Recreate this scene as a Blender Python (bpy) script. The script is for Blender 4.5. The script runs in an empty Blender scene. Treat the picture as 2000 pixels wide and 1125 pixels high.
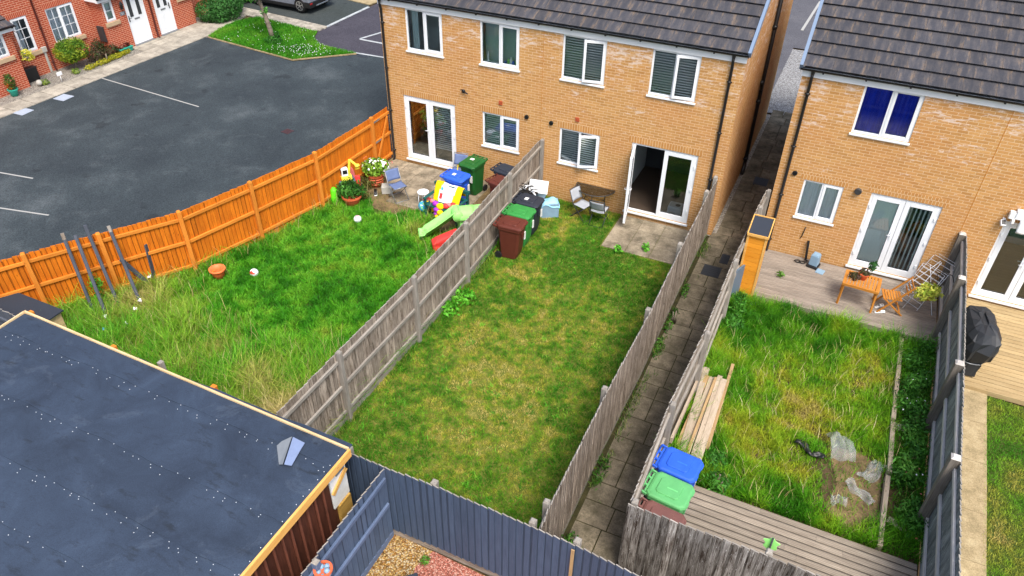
import bpy, math, random
import numpy as np
from mathutils import Vector, Matrix
from math import radians as R, sin, cos, pi
random.seed(7); NP = np.random.default_rng(11)
S = bpy.context.scene
COL = S.collection
# ------------------------------------------------------------------ camera
cam = bpy.data.objects.new('camera', bpy.data.cameras.new('camera'))
COL.objects.link(cam)
cam.data.sensor_width = 36; cam.data.lens = 26.1575
cam.data.clip_start = 0.1; cam.data.clip_end = 600
cr = Vector((0.90512449, 0.42499845, 0.01122396)); cu = Vector((-0.26535049, 0.54409954, 0.79595528)); cf = Vector((-0.3321728, 0.7234169, -0.60525137))
cam.matrix_world = Matrix(((cr.x, cu.x, -cf.x, 12.6888), (cr.y, cu.y, -cf.y, -18.2058), (cr.z, cu.z, -cf.z, 11.3503), (0, 0, 0, 1)))
S.camera = cam
# ------------------------------------------------------------------ light (bright overcast)
SUN_EL, SUN_AZ = 58, 138          # degrees; azimuth measured clockwise from +Y
w = bpy.data.worlds.new('World'); S.world = w; w.use_nodes = True
nt = w.node_tree; nt.nodes.clear()
sky = nt.nodes.new('ShaderNodeTexSky'); sky.sky_type = 'NISHITA'; sky.sun_disc = False
sky.sun_elevation = R(SUN_EL); sky.sun_rotation = R(SUN_AZ)
sky.air_density = 1.0; sky.dust_density = 4.0; sky.ozone_density = 1.0
bg = nt.nodes.new('ShaderNodeBackground'); bg.inputs['Strength'].default_value = 0.13
wo = nt.nodes.new('ShaderNodeOutputWorld')
nt.links.new(sky.outputs[0], bg.inputs[0]); nt.links.new(bg.outputs[0], wo.inputs[0])
sl = bpy.data.lights.new('sun', 'SUN'); sl.energy = 1.75; sl.angle = R(22); sl.color = (1, .95, .88)
so = bpy.data.objects.new('sun', sl); COL.objects.link(so)
sd = Vector((sin(R(SUN_AZ)) * cos(R(SUN_EL)), cos(R(SUN_AZ)) * cos(R(SUN_EL)), sin(R(SUN_EL))))
so.rotation_euler = sd.to_track_quat('Z', 'Y').to_euler(); so.location = (0, -30, 30)
S.view_settings.view_transform = 'Standard'; S.view_settings.look = 'None'
S.view_settings.exposure = 1.1; S.view_settings.gamma = 1.0

# ------------------------------------------------------------------ materials
MATS = {}
def lin(h):
    h = h.lstrip('#'); o = []
    for i in (0, 2, 4):
        c = int(h[i:i + 2], 16) / 255
        o.append(c / 12.92 if c <= .04045 else ((c + .055) / 1.055) ** 2.4)
    return tuple(o)
class N:
    """small helper round a material's node tree"""
    def __init__(s, name):
        s.m = bpy.data.materials.new(name); s.m.use_nodes = True; s.t = s.m.node_tree
        s.b = s.t.nodes['Principled BSDF']; s.o = s.t.nodes['Material Output']; MATS[name] = s.m
    def n(s, ty, **kw):
        x = s.t.nodes.new('ShaderNode' + ty)
        for k, v in kw.items():
            if k in x.inputs and not hasattr(x, k): x.inputs[k].default_value = v
            else: setattr(x, k, v)
        return x
    def l(s, a, b): s.t.links.new(a, b)
    def put(s, x, **kw):
        for k, v in kw.items():
            k = k.replace('_', ' ')
            if hasattr(v, 'links') or hasattr(v, 'is_linked'): s.l(v, x.inputs[k])
            else: x.inputs[k].default_value = v
    def uv(s, scale=(1, 1, 1), obj=False):
        c = s.n('TexCoord'); mp = s.n('Mapping'); s.l(c.outputs['Object' if obj else 'UV'], mp.inputs[0])
        mp.inputs['Scale'].default_value = scale; return mp.outputs[0]
    def noise(s, vec, scale, detail=4, rough=.6, dist=0):
        x = s.n('TexNoise'); s.l(vec, x.inputs['Vector'])
        x.inputs['Scale'].default_value = scale; x.inputs['Detail'].default_value = detail
        x.inputs['Roughness'].default_value = rough; x.inputs['Distortion'].default_value = dist
        return x.outputs[0]
    def ramp(s, fac, stops):
        x = s.n('ValToRGB'); s.l(fac, x.inputs[0]); e = x.color_ramp.elements
        while len(e) < len(stops): e.new(.5)
        for q, (p, c) in zip(e, stops):
            q.position = p; q.color = (*c, 1) if len(c) == 3 else c
        return x.outputs[0]
    def mix(s, fac, a, b, mode='MIX'):
        x = s.n('Mix', data_type='RGBA', blend_type=mode)
        for v, i in ((fac, 0), (a, 6), (b, 7)):
            if hasattr(v, 'is_linked'): s.l(v, x.inputs[i])
            else: x.inputs[i].default_value = v if i == 0 else ((*v, 1) if len(v) == 3 else v)
        return x.outputs[2]
    def math(s, op, a, b=0.0):
        x = s.n('Math', operation=op)
        for v, i in ((a, 0), (b, 1)):
            if hasattr(v, 'is_linked'): s.l(v, x.inputs[i])
            else: x.inputs[i].default_value = v
        return x.outputs[0]
    def attr(s, name, out='Fac'):
        x = s.n('Attribute', attribute_name=name); return x.outputs[out]
    def tone(s, col, k=1.0):
        f = s.math('ADD', s.math('MULTIPLY', s.attr('tone'), k), 1.0)
        v = s.n('CombineXYZ'); [s.l(f, v.inputs[i]) for i in range(3)]
        return s.mix(1.0, col, v.outputs[0], 'MULTIPLY')
    def bump(s, h, strength=.3, dist=.01):
        x = s.n('Bump'); s.l(h, x.inputs['Height']); x.inputs['Strength'].default_value = strength
        x.inputs['Distance'].default_value = dist; s.l(x.outputs[0], s.b.inputs['Normal'])
    def done(s, col, rough=.7, spec=.3, metal=0.0):
        if hasattr(col, 'is_linked'): s.l(col, s.b.inputs['Base Color'])
        else: s.b.inputs['Base Color'].default_value = (*col, 1)
        if hasattr(rough, 'is_linked'): s.l(rough, s.b.inputs['Roughness'])
        else: s.b.inputs['Roughness'].default_value = rough
        s.b.inputs['Specular IOR Level'].default_value = spec; s.b.inputs['Metallic'].default_value = metal
        return s.m
def plain(name, hexc, rough=.5, var=.18, scale=9, spec=.35, metal=0.0, dirt=None):
    """one colour, lightly mottled and scuffed"""
    k = N(name); c = lin(hexc); v = k.uv(obj=True)
    n1 = k.noise(v, scale, 5, .65)
    col = k.ramp(n1, [(.25, tuple(x * (1 - var) for x in c)), (.75, tuple(min(1, x * (1 + var)) for x in c))])
    if dirt:
        n2 = k.noise(v, scale * .35, 6, .7); f = k.ramp(n2, [(.52, (0, 0, 0)), (.7, (.6, .6, .6))])
        col = k.mix(f, col, lin(dirt))
    k.bump(n1, .12, .004)
    rr = k.ramp(n1, [(.2, (rough * .85,) * 3), (.8, (min(1, rough * 1.2),) * 3)])
    return k.done(k.tone(col), rr, spec, metal)
def wood(name, pale, dark, knot=None, k1=.35, k2=.68, rough=.8, fleck=None):
    """grain runs along U (metres)"""
    k = N(name); g = k.uv((1.3, 26, 1)); b = k.uv((.8, 3.5, 1))
    n1 = k.noise(g, 2.2, 6, .7); n2 = k.noise(b, 2.0, 4, .6)
    f = k.math('ADD', k.math('MULTIPLY', n1, .6), k.math('MULTIPLY', n2, .4))
    col = k.ramp(f, [(k1, lin(dark)), (k2, lin(pale))])
    if knot:
        kn = k.n('TexVoronoi'); k.l(k.uv((2.2, 9, 1)), kn.inputs['Vector']); kn.inputs['Scale'].default_value = 1.6
        col = k.mix(k.ramp(kn.outputs[0], [(.05, (.9, .9, .9)), (.13, (0, 0, 0))]), col, lin(knot))
    if fleck:
        n3 = k.noise(k.uv((5, 22, 1)), 3, 3, .6)
        col = k.mix(k.ramp(n3, [(.63, (0, 0, 0)), (.70, (.9, .9, .9))]), col, lin(fleck))
    k.bump(n1, .35, .004)
    return k.done(k.tone(col), rough, .2)
def brick(name, c1, c2, mortar, patch, white=.0, bw=.225, rh=.075):
    k = N(name); v = k.uv()
    t = k.n('TexBrick', offset=.5); k.l(v, t.inputs['Vector'])
    k.put(t, Scale=1.0, Mortar_Size=.0065, Mortar_Smooth=.25, Bias=-.1, Brick_Width=bw, Row_Height=rh)
    t.inputs['Color1'].default_value = (*lin(c1), 1); t.inputs['Color2'].default_value = (*lin(c2), 1)
    t.inputs['Mortar'].default_value = (*lin(mortar), 1)
    # each brick picks up a slightly different shade, whole areas lean to another batch
    cell = k.noise(k.uv((4.44, 13.3, 1)), .9, 2, .6)
    big = k.noise(k.uv((.55, .8, 1)), 1.0, 4, .6)
    col = k.mix(k.ramp(big, [(.40, (0, 0, 0)), (.62, (.75, .75, .75))]), t.outputs[0], k.mix(.6, t.outputs[0], lin(patch)))
    col = k.mix(k.ramp(cell, [(.3, (.55, .55, .55)), (.7, (0, 0, 0))]), col, k.mix(1.0, col, (.80, .68, .62), 'MULTIPLY'))
    fine = k.noise(v, 60, 3, .6)
    col = k.mix(.35, col, k.ramp(fine, [(.3, (.55, .55, .55)), (.7, (1, 1, 1))]), 'MULTIPLY')
    col = k.mix(t.outputs[1], col, k.mix(.25, lin(mortar), col))
    if white:
        # lime bloom: runs along courses, mostly high on the wall
        b1 = k.noise(k.uv((3.2, 13.3, 1)), 1.0, 3, .75); b2 = k.noise(k.uv((.7, 1.6, 1)), 1.3, 2, .5)
        s = k.n('SeparateXYZ'); k.l(k.uv(), s.inputs[0])
        hgt = k.ramp(k.math('MULTIPLY', s.outputs[1], .2), [(.1, (.10, .10, .10)), (.52, (.14, .14, .14)), (.97, (.27, .27, .27))])
        f = k.math('ADD', k.math('ADD', k.math('MULTIPLY', b1, .75), k.math('MULTIPLY', b2, .42)), hgt)
        col = k.mix(k.ramp(f, [(.86, (0, 0, 0)), (.95, (white,) * 3)]), col, (.72, .66, .62))
    h = k.math('SUBTRACT', 1.0, t.outputs[1]); k.bump(h, .5, .006)
    return k.done(k.tone(col), .9, .12)
def slabs(name, a, b, c, scale=1.0, moss=None):
    k = N(name); v = k.uv(obj=True)
    n1 = k.noise(v, 1.7 * scale, 6, .65); n2 = k.noise(v, 38, 4, .7)
    col = k.ramp(n1, [(.34, lin(a)), (.5, lin(b)), (.66, lin(c))])
    col = k.mix(.75, col, k.ramp(n2, [(.28, (.45, .45, .45)), (.7, (1.15, 1.15, 1.15))]), 'MULTIPLY')
    if moss:
        n3 = k.noise(v, 2.6, 6, .75); col = k.mix(k.ramp(n3, [(.5, (0, 0, 0)), (.66, (.75, .75, .75))]), col, lin(moss))
    k.bump(n2, .3, .006)
    return k.done(k.tone(col), .92, .15)
def leafmat(name, trans=.25):
    k = N(name); c = k.attr('gcol', 'Color'); k.l(c, k.b.inputs['Base Color'])
    k.b.inputs['Roughness'].default_value = .55; k.b.inputs['Specular IOR Level'].default_value = .22
    tr = k.n('BsdfTranslucent'); k.l(c, tr.inputs[0]); mx = k.n('MixShader'); mx.inputs[0].default_value = trans
    k.l(k.b.outputs[0], mx.inputs[1]); k.l(tr.outputs[0], mx.inputs[2]); k.l(mx.outputs[0], k.o.inputs[0])
    return k.m
def glass(name, tint=(.95, .99, .99), refl=.02):
    k = N(name); tp = k.n('BsdfTransparent'); tp.inputs[0].default_value = (*tint, 1)
    gl = k.n('BsdfGlossy'); gl.inputs['Roughness'].default_value = .03; gl.inputs[0].default_value = (.9, .95, 1, 1)
    fr = k.n('Fresnel'); fr.inputs[0].default_value = 1.5
    mx = k.n('MixShader'); k.l(k.math('ADD', fr.outputs[0], refl), mx.inputs[0])
    k.l(tp.outputs[0], mx.inputs[1]); k.l(gl.outputs[0], mx.inputs[2]); k.l(mx.outputs[0], k.o.inputs[0])
    return k.m
def gravel(name, cols, scale):
    k = N(name); v = k.uv(obj=True)
    t = k.n('TexVoronoi'); k.l(v, t.inputs['Vector']); t.inputs['Scale'].default_value = scale
    s = k.n('SeparateColor'); k.l(t.outputs['Color'], s.inputs[0])
    col = k.ramp(s.outputs[0], [(i / (len(cols) - 1), lin(c)) for i, c in enumerate(cols)])
    col = k.mix(1.0, col, k.ramp(t.outputs[0], [(.0, (1, 1, 1)), (.75, (.35, .33, .3))]), 'MULTIPLY')
    k.bump(k.math('SUBTRACT', 1.0, t.outputs[0]), .8, .02)
    return k.done(k.tone(col), .85, .2)
def tarmac(name, a, b, c):
    k = N(name); v = k.uv(obj=True)
    n1 = k.noise(v, .35, 6, .62); n2 = k.noise(v, 30, 4, .8); n3 = k.noise(v, .9, 5, .7, .6)
    col = k.ramp(n1, [(.3, lin(a)), (.55, lin(b)), (.75, lin(c))])
    col = k.mix(k.ramp(n3, [(.55, (0, 0, 0)), (.72, (.45, .45, .45))]), col, lin(c))
    n4 = k.noise(v, 1.1, 3, .5); col = k.mix(k.ramp(n4, [(.66, (0, 0, 0)), (.72, (.5, .5, .5))]), col, lin('1d2023'))
    col = k.mix(.9, col, k.ramp(n2, [(.32, (.35, .35, .35)), (.66, (1.6, 1.6, 1.6))]), 'MULTIPLY')
    k.bump(n2, .35, .006)
    return k.done(col, .9, .2)
brick('buff_brick', 'cb9d63', 'b68a52', 'd2b58f', 'c28a55', .55)
brick('buff_brick_soldier', 'c6955a', 'b6854c', 'd4b993', 'be884e', .0, .075, .225)
brick('red_brick', 'b5573b', 'a04530', 'd8b196', 'a84a34', .0)
brick('red_brick_soldier', 'b65438', 'a84a30', 'd8b196', 'a84a34', .0, .075, .225)
plain('white_plastic', 'dfe3e6', .32, .03, 4, .45)
plain('white_trim', 'e4e6e4', .4, .05, 5, .4, dirt='c9c8c0')
plain('white_blind', 'e2e4e2', .6, .04)
plain('black_plastic', '1b1c1e', .38, .2, 6, .45)
plain('dark_room', '3a3d3f', .9, .2, 1.2, .1)
plain('room_wall', 'c4d2d3', .9, .06, 1, .1)
plain('room_floor', '4a3f36', .5, .25, 2)
plain('metal_grey', '8c9094', .4, .1, 8, .5, .6)
plain('chrome', 'c8ccd0', .22, .05, 8, .5, .9)
plain('dark_metal', '3a3b3d', .45, .15, 9, .5, .2)
plain('rust_vent', 'a8502f', .7, .15, 30)
plain('stone_sill', 'b0987a', .85, .14, 8)
plain('maroon_pipe', '4b1d18', .4, .15, 8, .4)
wood('grey_wood', 'a89d90', '4a3d31', '2a2119', .38, .64, fleck='b8b2a9')
wood('pale_grey_wood', 'a8a39b', '686158', None, .3, .70)
wood('brown_weathered', 'a8a39c', '35291f', '1e1712', .42, .62, fleck='d6d6d4')
wood('dark_weathered', '969a98', '454a48', '303332', .35, .68, fleck='b4b6b4')
wood('silver_wood', 'd0ccc6', '98938b', None, .3, .7)
wood('post_dark', '8c857b', '4a433a', None, .3, .7)
wood('orange_stain', 'd67c1a', 'a04c0a', '5c2806', .32, .66)
wood('orange_rail', 'd98a36', 'b2651c', '7a3e12', .30, .66)
wood('navy_paint', '52627a', '334154', None, .25, .75, .6)
wood('navy_paint_pale', '64748f', '48566f', None, .25, .75, .6)
wood('charcoal_stain', '5b616c', '33373f', None, .3, .7)
wood('new_timber', 'e0b26a', 'c08c40', '8f5c24', .3, .68)
wood('cream_timber', 'dbc39a', 'b99868', None, .3, .68)
wood('store_timber', 'e39a35', 'c87c1c', 'a05c10', .3, .68, .6)
wood('furniture_wood', 'c98a3c', '94591e', None, .3, .68, .55)
wood('deck_grey', 'a0968a', '695f55', None, .3, .68)
wood('deck_brown', 'aa9f8f', '73675a', None, .3, .68)
wood('deck_fresh', 'b39f78', '917a54', '54401f', .30, .68)
wood('plank_grey', 'bcae9a', '857562', '5a4a38', .3, .68)
wood('plank_tan', 'b59a70', '86694a', '5a4a38', .3, .68)
wood('rust_cladding', '61382a', '33201a', None, .32, .7, .6)
wood('bark', '8f8577', '4a4238', None, .35, .66)
wood('osb', 'c4a055', '8d6a2c', None, .35, .65)
tarmac('tarmac', '2a3136', '363e42', '50575a')
tarmac('tarmac_drive', '333937', '3a4040', '474b49')
tarmac('tarmac_mauve', '37363e', '424048', '504e55')
tarmac('road', '4b4b50', '545459', '605f62')
slabs('path_slab', '544e41', '706858', '8c816e', 1, '434030')
slabs('patio_slab', '6f6656', '8f8471', 'a69a84', 1.3, '5a5546')
slabs('pavement_slab', '8c867a', 'a59f92', 'b8b1a2', 1.2)
slabs('concrete_edge', '8d7f60', 'a39270', 'b3a380', 2)
slabs('concrete_channel', '9aa1a4', 'aeb4b6', 'bdc2c4', 2)
slabs('soil', '3f3424', '544632', '6d5c42', 2)
slabs('dry_soil', '5c4e38', '776548', '8c7854', 2)
slabs('moss_soil', '2a2a1a', '37351f', '444028', 2)
gravel('golden_gravel', ['6a4c24', 'b98a42', 'd6bc80', '98642a', 'e0d2b0', 'a87c3e'], 36)
gravel('red_gravel', ['a05a4c', 'c98070', 'e4b4a4', 'b3604e', 'd89a88'], 40)
gravel('grey_gravel', ['7d7a74', 'a8a49c', 'c4c0b8', '908a80'], 34)
gravel('pale_chippings', ['8f9194', 'a6a8ab', 'bcbec0', '9a9c9e'], 22)
leafmat('grass_blade', .3); leafmat('leaf', .25)
glass('window_glass'); glass('table_glass', (.72, .74, .66), .10)
plain('line_paint', '9c9c98', .8, .12, 25)
plain('manhole_iron', '2f3338', .6, .2, 25, .4, .3)
plain('manhole_pale', '9ba5b3', .7, .15, 20)

for a_, b_ in dict(bin_brown='5a2c22', bin_green='34853f', bin_black='2b303a', bin_blue='2a5ac6', bin_pale_green='5ba365', bin_dark_green='1e5a26', bin_brown_faded='6e4a44',
                   toy_lime='93e077', toy_red='d33a35', toy_pink='ef7d7c', toy_yellow='f0dc4a', toy_grey='56617a', bench_green='14524f', pot_terracotta='c9623f', pot_orange='ef7440', pot_teal='2f9a86',
                   cloth_white='f1f0f4', cloth_yellow='f3c400', cloth_purple='9a2fb4', cloth_red='e03a3a', chair_slate='5d6d92', chair_grey='9ea3aa', ball_blue='3aa6d6', cover_black='2a2d31', feeder_blue='7f9bb0', bright_green='5fd420',
                   felt='2e343e', felt_grey='6f757b', felt_blue='71809f', sky_bag='8cc4e0', panel_slate='5a6e80', rubber='202124', car_paint='6f7580', tyre='17181a', lamp_red='8e1d1d', box_clear='d7dbde', concrete='a8a69e', candy='b5432d').items():
    plain(a_, b_, .5 if a_ not in ('felt', 'felt_grey', 'felt_blue', 'concrete', 'cloth_white', 'cloth_yellow') else .9, .1, 7, .3)
# ------------------------------------------------------------------ mesh builder
class MB:
    def __init__(s, T=None):
        s.v, s.f, s.mi, s.uvs, s.tn = [], [], [], [], []
        s.T = T; s.m = 0; s.t = 0.0; s.sm = []; s.smooth = False
    def add(s, pts, faces, uvs=None):
        b = len(s.v)
        for p in pts:
            p = Vector(p)
            if s.T is not None: p = s.T @ p
            s.v.append(tuple(p))
        for i, f in enumerate(faces):
            s.f.append(tuple(b + j for j in f)); s.mi.append(s.m); s.tn.append(s.t); s.sm.append(s.smooth)
            s.uvs.append(uvs[i] if uvs else None)
    def quad(s, a, b, c, d, uv=None): s.add([a, b, c, d], [(0, 1, 2, 3)], [uv] if uv else None)
    def poly(s, pts): s.add(pts, [tuple(range(len(pts)))])
    def box(s, x0, x1, y0, y1, z0, z1):
        if x0 > x1: x0, x1 = x1, x0
        if y0 > y1: y0, y1 = y1, y0
        if z0 > z1: z0, z1 = z1, z0
        s.add([(x0, y0, z0), (x1, y0, z0), (x1, y1, z0), (x0, y1, z0), (x0, y0, z1), (x1, y0, z1), (x1, y1, z1), (x0, y1, z1)],
              [(3, 2, 1, 0), (4, 5, 6, 7), (0, 1, 5, 4), (1, 2, 6, 5), (2, 3, 7, 6), (3, 0, 4, 7)])
    def beam(s, p0, p1, w, h, up=(0, 0, 1), c=0.0, taper=1.0):
        """bar from p0 to p1, width w (sideways) and height h (along up); grain UV along the bar; c = chamfer"""
        p0, p1, up = Vector(p0), Vector(p1), Vector(up)
        d = p1 - p0; L = d.length; d = d / L
        sd_ = d.cross(up)
        if sd_.length < 1e-4: sd_ = d.cross(Vector((1, 0, 0)))
        sd_.normalize(); u2 = sd_.cross(d).normalized()
        hw, hh = w / 2, h / 2
        if c: prof = [(-hw + c, -hh), (hw - c, -hh), (hw, -hh + c), (hw, hh - c), (hw - c, hh), (-hw + c, hh), (-hw, hh - c), (-hw, -hh + c)]
        else: prof = [(-hw, -hh), (hw, -hh), (hw, hh), (-hw, hh)]
        n = len(prof); pts = [p0 + sd_ * a + u2 * b for a, b in prof] + [p1 + sd_ * a * taper + u2 * b * taper for a, b in prof]
        fs = []; uvs = []; o = random.random() * 37; q = random.random() * 11; acc = 0
        for i in range(n):
            j = (i + 1) % n; e = math.dist(prof[i], prof[j])
            fs.append((i, j, n + j, n + i)); uvs.append([(o, q + acc), (o, q + acc + e), (o + L, q + acc + e), (o + L, q + acc)]); acc += e
        fs.append(tuple(reversed(range(n)))); uvs.append([(o + a * .3, q + b) for a, b in reversed(prof)])
        fs.append(tuple(range(n, 2 * n))); uvs.append([(o + a * .3, q + b) for a, b in prof])
        s.add(pts, fs, uvs)
    def lathe(s, prof, c=(0, 0, 0), n=20, axis='z', a0=0, a1=2 * pi):
        c = Vector(c); pts = []; full = abs(a1 - a0 - 2 * pi) < 1e-6; m = n if full else n + 1
        for r, z in prof:
            for i in range(m):
                a = a0 + (a1 - a0) * i / n
                p = (r * cos(a), r * sin(a), z)
                if axis == 'y': p = (p[0], p[2], p[1])
                if axis == 'x': p = (p[2], p[0], p[1])
                pts.append(c + Vector(p))
        fs = []
        for k in range(len(prof) - 1):
            for i in range(n):
                j = (i + 1) % m; f = (k * m + i, k * m + j, (k + 1) * m + j, (k + 1) * m + i)
                fs.append(f if axis != 'y' else f[::-1])
        s.add(pts, fs)
    def tube(s, pts, r, n=8, caps=True):
        pts = [Vector(p) for p in pts]; rings = []; rr = r if isinstance(r, (list, tuple)) else [r] * len(pts)
        ref = None
        for i, p in enumerate(pts):
            d = (pts[min(i + 1, len(pts) - 1)] - pts[max(i - 1, 0)]).normalized()
            if ref is None: ref = d.orthogonal().normalized()
            ref = (ref - d * ref.dot(d)).normalized(); b = d.cross(ref)
            rings.append([p + (ref * cos(2 * pi * k / n) + b * sin(2 * pi * k / n)) * rr[i] for k in range(n)])
        fs = []
        for i in range(len(pts) - 1):
            for k in range(n):
                j = (k + 1) % n; fs.append((i * n + k, i * n + j, (i + 1) * n + j, (i + 1) * n + k))
        if caps: fs += [tuple(reversed(range(n))), tuple(range((len(pts) - 1) * n, len(pts) * n))]
        sm = s.smooth; s.smooth = n > 5; s.add([q for r_ in rings for q in r_], fs); s.smooth = sm
    def prism(s, poly, z0, z1):
        n = len(poly); pts = [(x, y, z0) for x, y in poly] + [(x, y, z1) for x, y in poly]
        s.add(pts, [tuple(reversed(range(n))), tuple(range(n, 2 * n))] + [(i, (i + 1) % n, n + (i + 1) % n, n + i) for i in range(n)])
    def loft(s, rings, caps=True):
        n = len(rings[0]); fs = []
        for i in range(len(rings) - 1):
            for k in range(n):
                j = (k + 1) % n; fs.append((i * n + k, i * n + j, (i + 1) * n + j, (i + 1) * n + k))
        if caps: fs += [tuple(reversed(range(n))), tuple(range((len(rings) - 1) * n, len(rings) * n))]
        s.add([p for r in rings for p in r], fs)
    def ball(s, c, r, n=14, sq=(1, 1, 1)):
        pr = [(max(1e-4, sin(pi * i / n)) * r, -cos(pi * i / n) * r) for i in range(n + 1)]
        c = Vector(c); T = s.T; L = Matrix.Translation(c) @ Matrix.Diagonal((*sq, 1)); s.T = L if T is None else T @ L
        sm = s.smooth; s.smooth = True; s.lathe(pr, n=n + 4); s.smooth = sm; s.T = T
    def sheet(s, fn, nu, nv):
        pts = [fn(i / nu, j / nv) for j in range(nv + 1) for i in range(nu + 1)]
        s.add(pts, [(j * (nu + 1) + i, j * (nu + 1) + i + 1, (j + 1) * (nu + 1) + i + 1, (j + 1) * (nu + 1) + i) for j in range(nv) for i in range(nu)])
    def build(s, name, mats, parent=None, bevel=0, origin=None, solid=0, weight=True):
        if isinstance(mats, str): mats = [mats]
        me = bpy.data.meshes.new(name); o3 = Vector(origin) if origin is not None else Vector((0, 0, 0))
        me.from_pydata([tuple(Vector(p) - o3) for p in s.v], [], s.f); me.validate(clean_customdata=False)
        for m in mats: me.materials.append(MATS[m])
        me.polygons.foreach_set('material_index', s.mi); me.polygons.foreach_set('use_smooth', s.sm)
        a = me.attributes.new('tone', 'FLOAT', 'FACE'); a.data.foreach_set('value', s.tn)
        ul = me.uv_layers.new(name='UVMap').data
        for p, u in zip(me.polygons, s.uvs):
            n = p.normal
            for i, li in enumerate(p.loop_indices):
                if u: ul[li].uv = u[i]
                else:
                    q = s.v[me.loops[li].vertex_index]
                    ul[li].uv = (q[0], q[1]) if abs(n.z) > .8 else ((q[0], q[2]) if abs(n.y) > abs(n.x) else (q[1], q[2]))
        o = bpy.data.objects.new(name, me); COL.objects.link(o)
        if origin is not None: o.location = o3
        if parent is not None: o.parent = parent
        if bevel:
            b = o.modifiers.new('bevel', 'BEVEL'); b.width = bevel; b.segments = 2; b.limit_method = 'ANGLE'; b.angle_limit = R(40)
        if solid:
            q = o.modifiers.new('solid', 'SOLIDIFY'); q.thickness = solid; q.offset = 0
        return o
def tag(o, label=None, cat=None, group=None, kind=None):
    if label: o['label'] = label
    if cat: o['category'] = cat
    if group: o['group'] = group
    if kind: o['kind'] = kind
    return o
def thing(name, label, cat, loc=(0, 0, 0), rz=0, group=None):
    o = bpy.data.objects.new(name, None); COL.objects.link(o); o.location = loc; o.rotation_euler = (0, 0, rz)
    o.empty_display_size = .2
    return tag(o, label, cat, group)
def struct(name, mb, mat, **k): return tag(mb.build(name, mat, **k), kind='structure')
def single(name, mb, mats, label, cat, origin, group=None, **k): return tag(mb.build(name, mats, origin=origin, **k), label, cat, group)
def TR(x, y, z, rz=0, rx=0, ry=0): return Matrix.Translation((x, y, z)) @ Matrix.Rotation(rz, 4, 'Z') @ Matrix.Rotation(ry, 4, 'Y') @ Matrix.Rotation(rx, 4, 'X')
def dup(root, loc, rz, label, group=None):
    r = root.copy(); COL.objects.link(r); r.location = loc; r.rotation_euler = (0, 0, rz); r['label'] = label
    if group: r['group'] = group
    for ch in list(root.children):
        c = ch.copy(); COL.objects.link(c); c.parent = r
        for g in list(ch.children):
            d = g.copy(); COL.objects.link(d); d.parent = c
    return r
# ------------------------------------------------------------------ vegetation builders (numpy)
def vnoise(x, y, s, seed):
    x = np.asarray(x) * s + 100.3; y = np.asarray(y) * s + 57.1
    tb = np.random.default_rng(seed).random((64, 64))
    xi = np.floor(x).astype(int); yi = np.floor(y).astype(int); fx = x - xi; fy = y - yi
    fx = fx * fx * (3 - 2 * fx); fy = fy * fy * (3 - 2 * fy)
    g = lambda a, b: tb[a % 64, b % 64]
    return (g(xi, yi) * (1 - fx) + g(xi + 1, yi) * fx) * (1 - fy) + (g(xi, yi + 1) * (1 - fx) + g(xi + 1, yi + 1) * fx) * fy
def fbm(x, y, s, seed): return .5 * vnoise(x, y, s, seed) + .3 * vnoise(x, y, s * 2.1, seed + 1) + .2 * vnoise(x, y, s * 4.3, seed + 2)
def inpoly(x, y, poly):
    r = np.zeros(len(x), bool); n = len(poly)
    for i in range(n):
        (x0, y0), (x1, y1) = poly[i], poly[(i + 1) % n]
        c = ((y0 > y) != (y1 > y)) & (x < (x1 - x0) * (y - y0) / (y1 - y0 + 1e-12) + x0); r ^= c
    return r
def scatter(poly, dens):
    p = np.array(poly); a, b = p.min(0), p.max(0); n = int((b - a).prod() * dens)
    q = NP.random((n, 2)) * (b - a) + a; return q[inpoly(q[:, 0], q[:, 1], poly)]
def npmesh(name, co, faces_list, col, mat, parent=None):
    """co (n,3); faces_list: list of int arrays (m,k); col (n,3)"""
    me = bpy.data.meshes.new(name); me.vertices.add(len(co)); me.vertices.foreach_set('co', np.ascontiguousarray(co, dtype=np.float32).ravel())
    lv = np.concatenate([f.ravel() for f in faces_list]).astype(np.int32)
    tot = np.concatenate([np.full(len(f), f.shape[1]) for f in faces_list]).astype(np.int32)
    me.loops.add(len(lv)); me.loops.foreach_set('vertex_index', lv)
    me.polygons.add(len(tot)); st = np.concatenate([[0], np.cumsum(tot)[:-1]]).astype(np.int32)
    me.polygons.foreach_set('loop_start', st); me.polygons.foreach_set('loop_total', tot)
    me.update(calc_edges=True); me.validate()
    a = me.attributes.new('gcol', 'FLOAT_COLOR', 'POINT')
    a.data.foreach_set('color', np.concatenate([np.clip(col, 0, 1), np.ones((len(col), 1))], 1).astype(np.float32).ravel())
    me.materials.append(MATS[mat]); o = bpy.data.objects.new(name, me); COL.objects.link(o)
    if parent is not None: o.parent = parent
    return o
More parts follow.
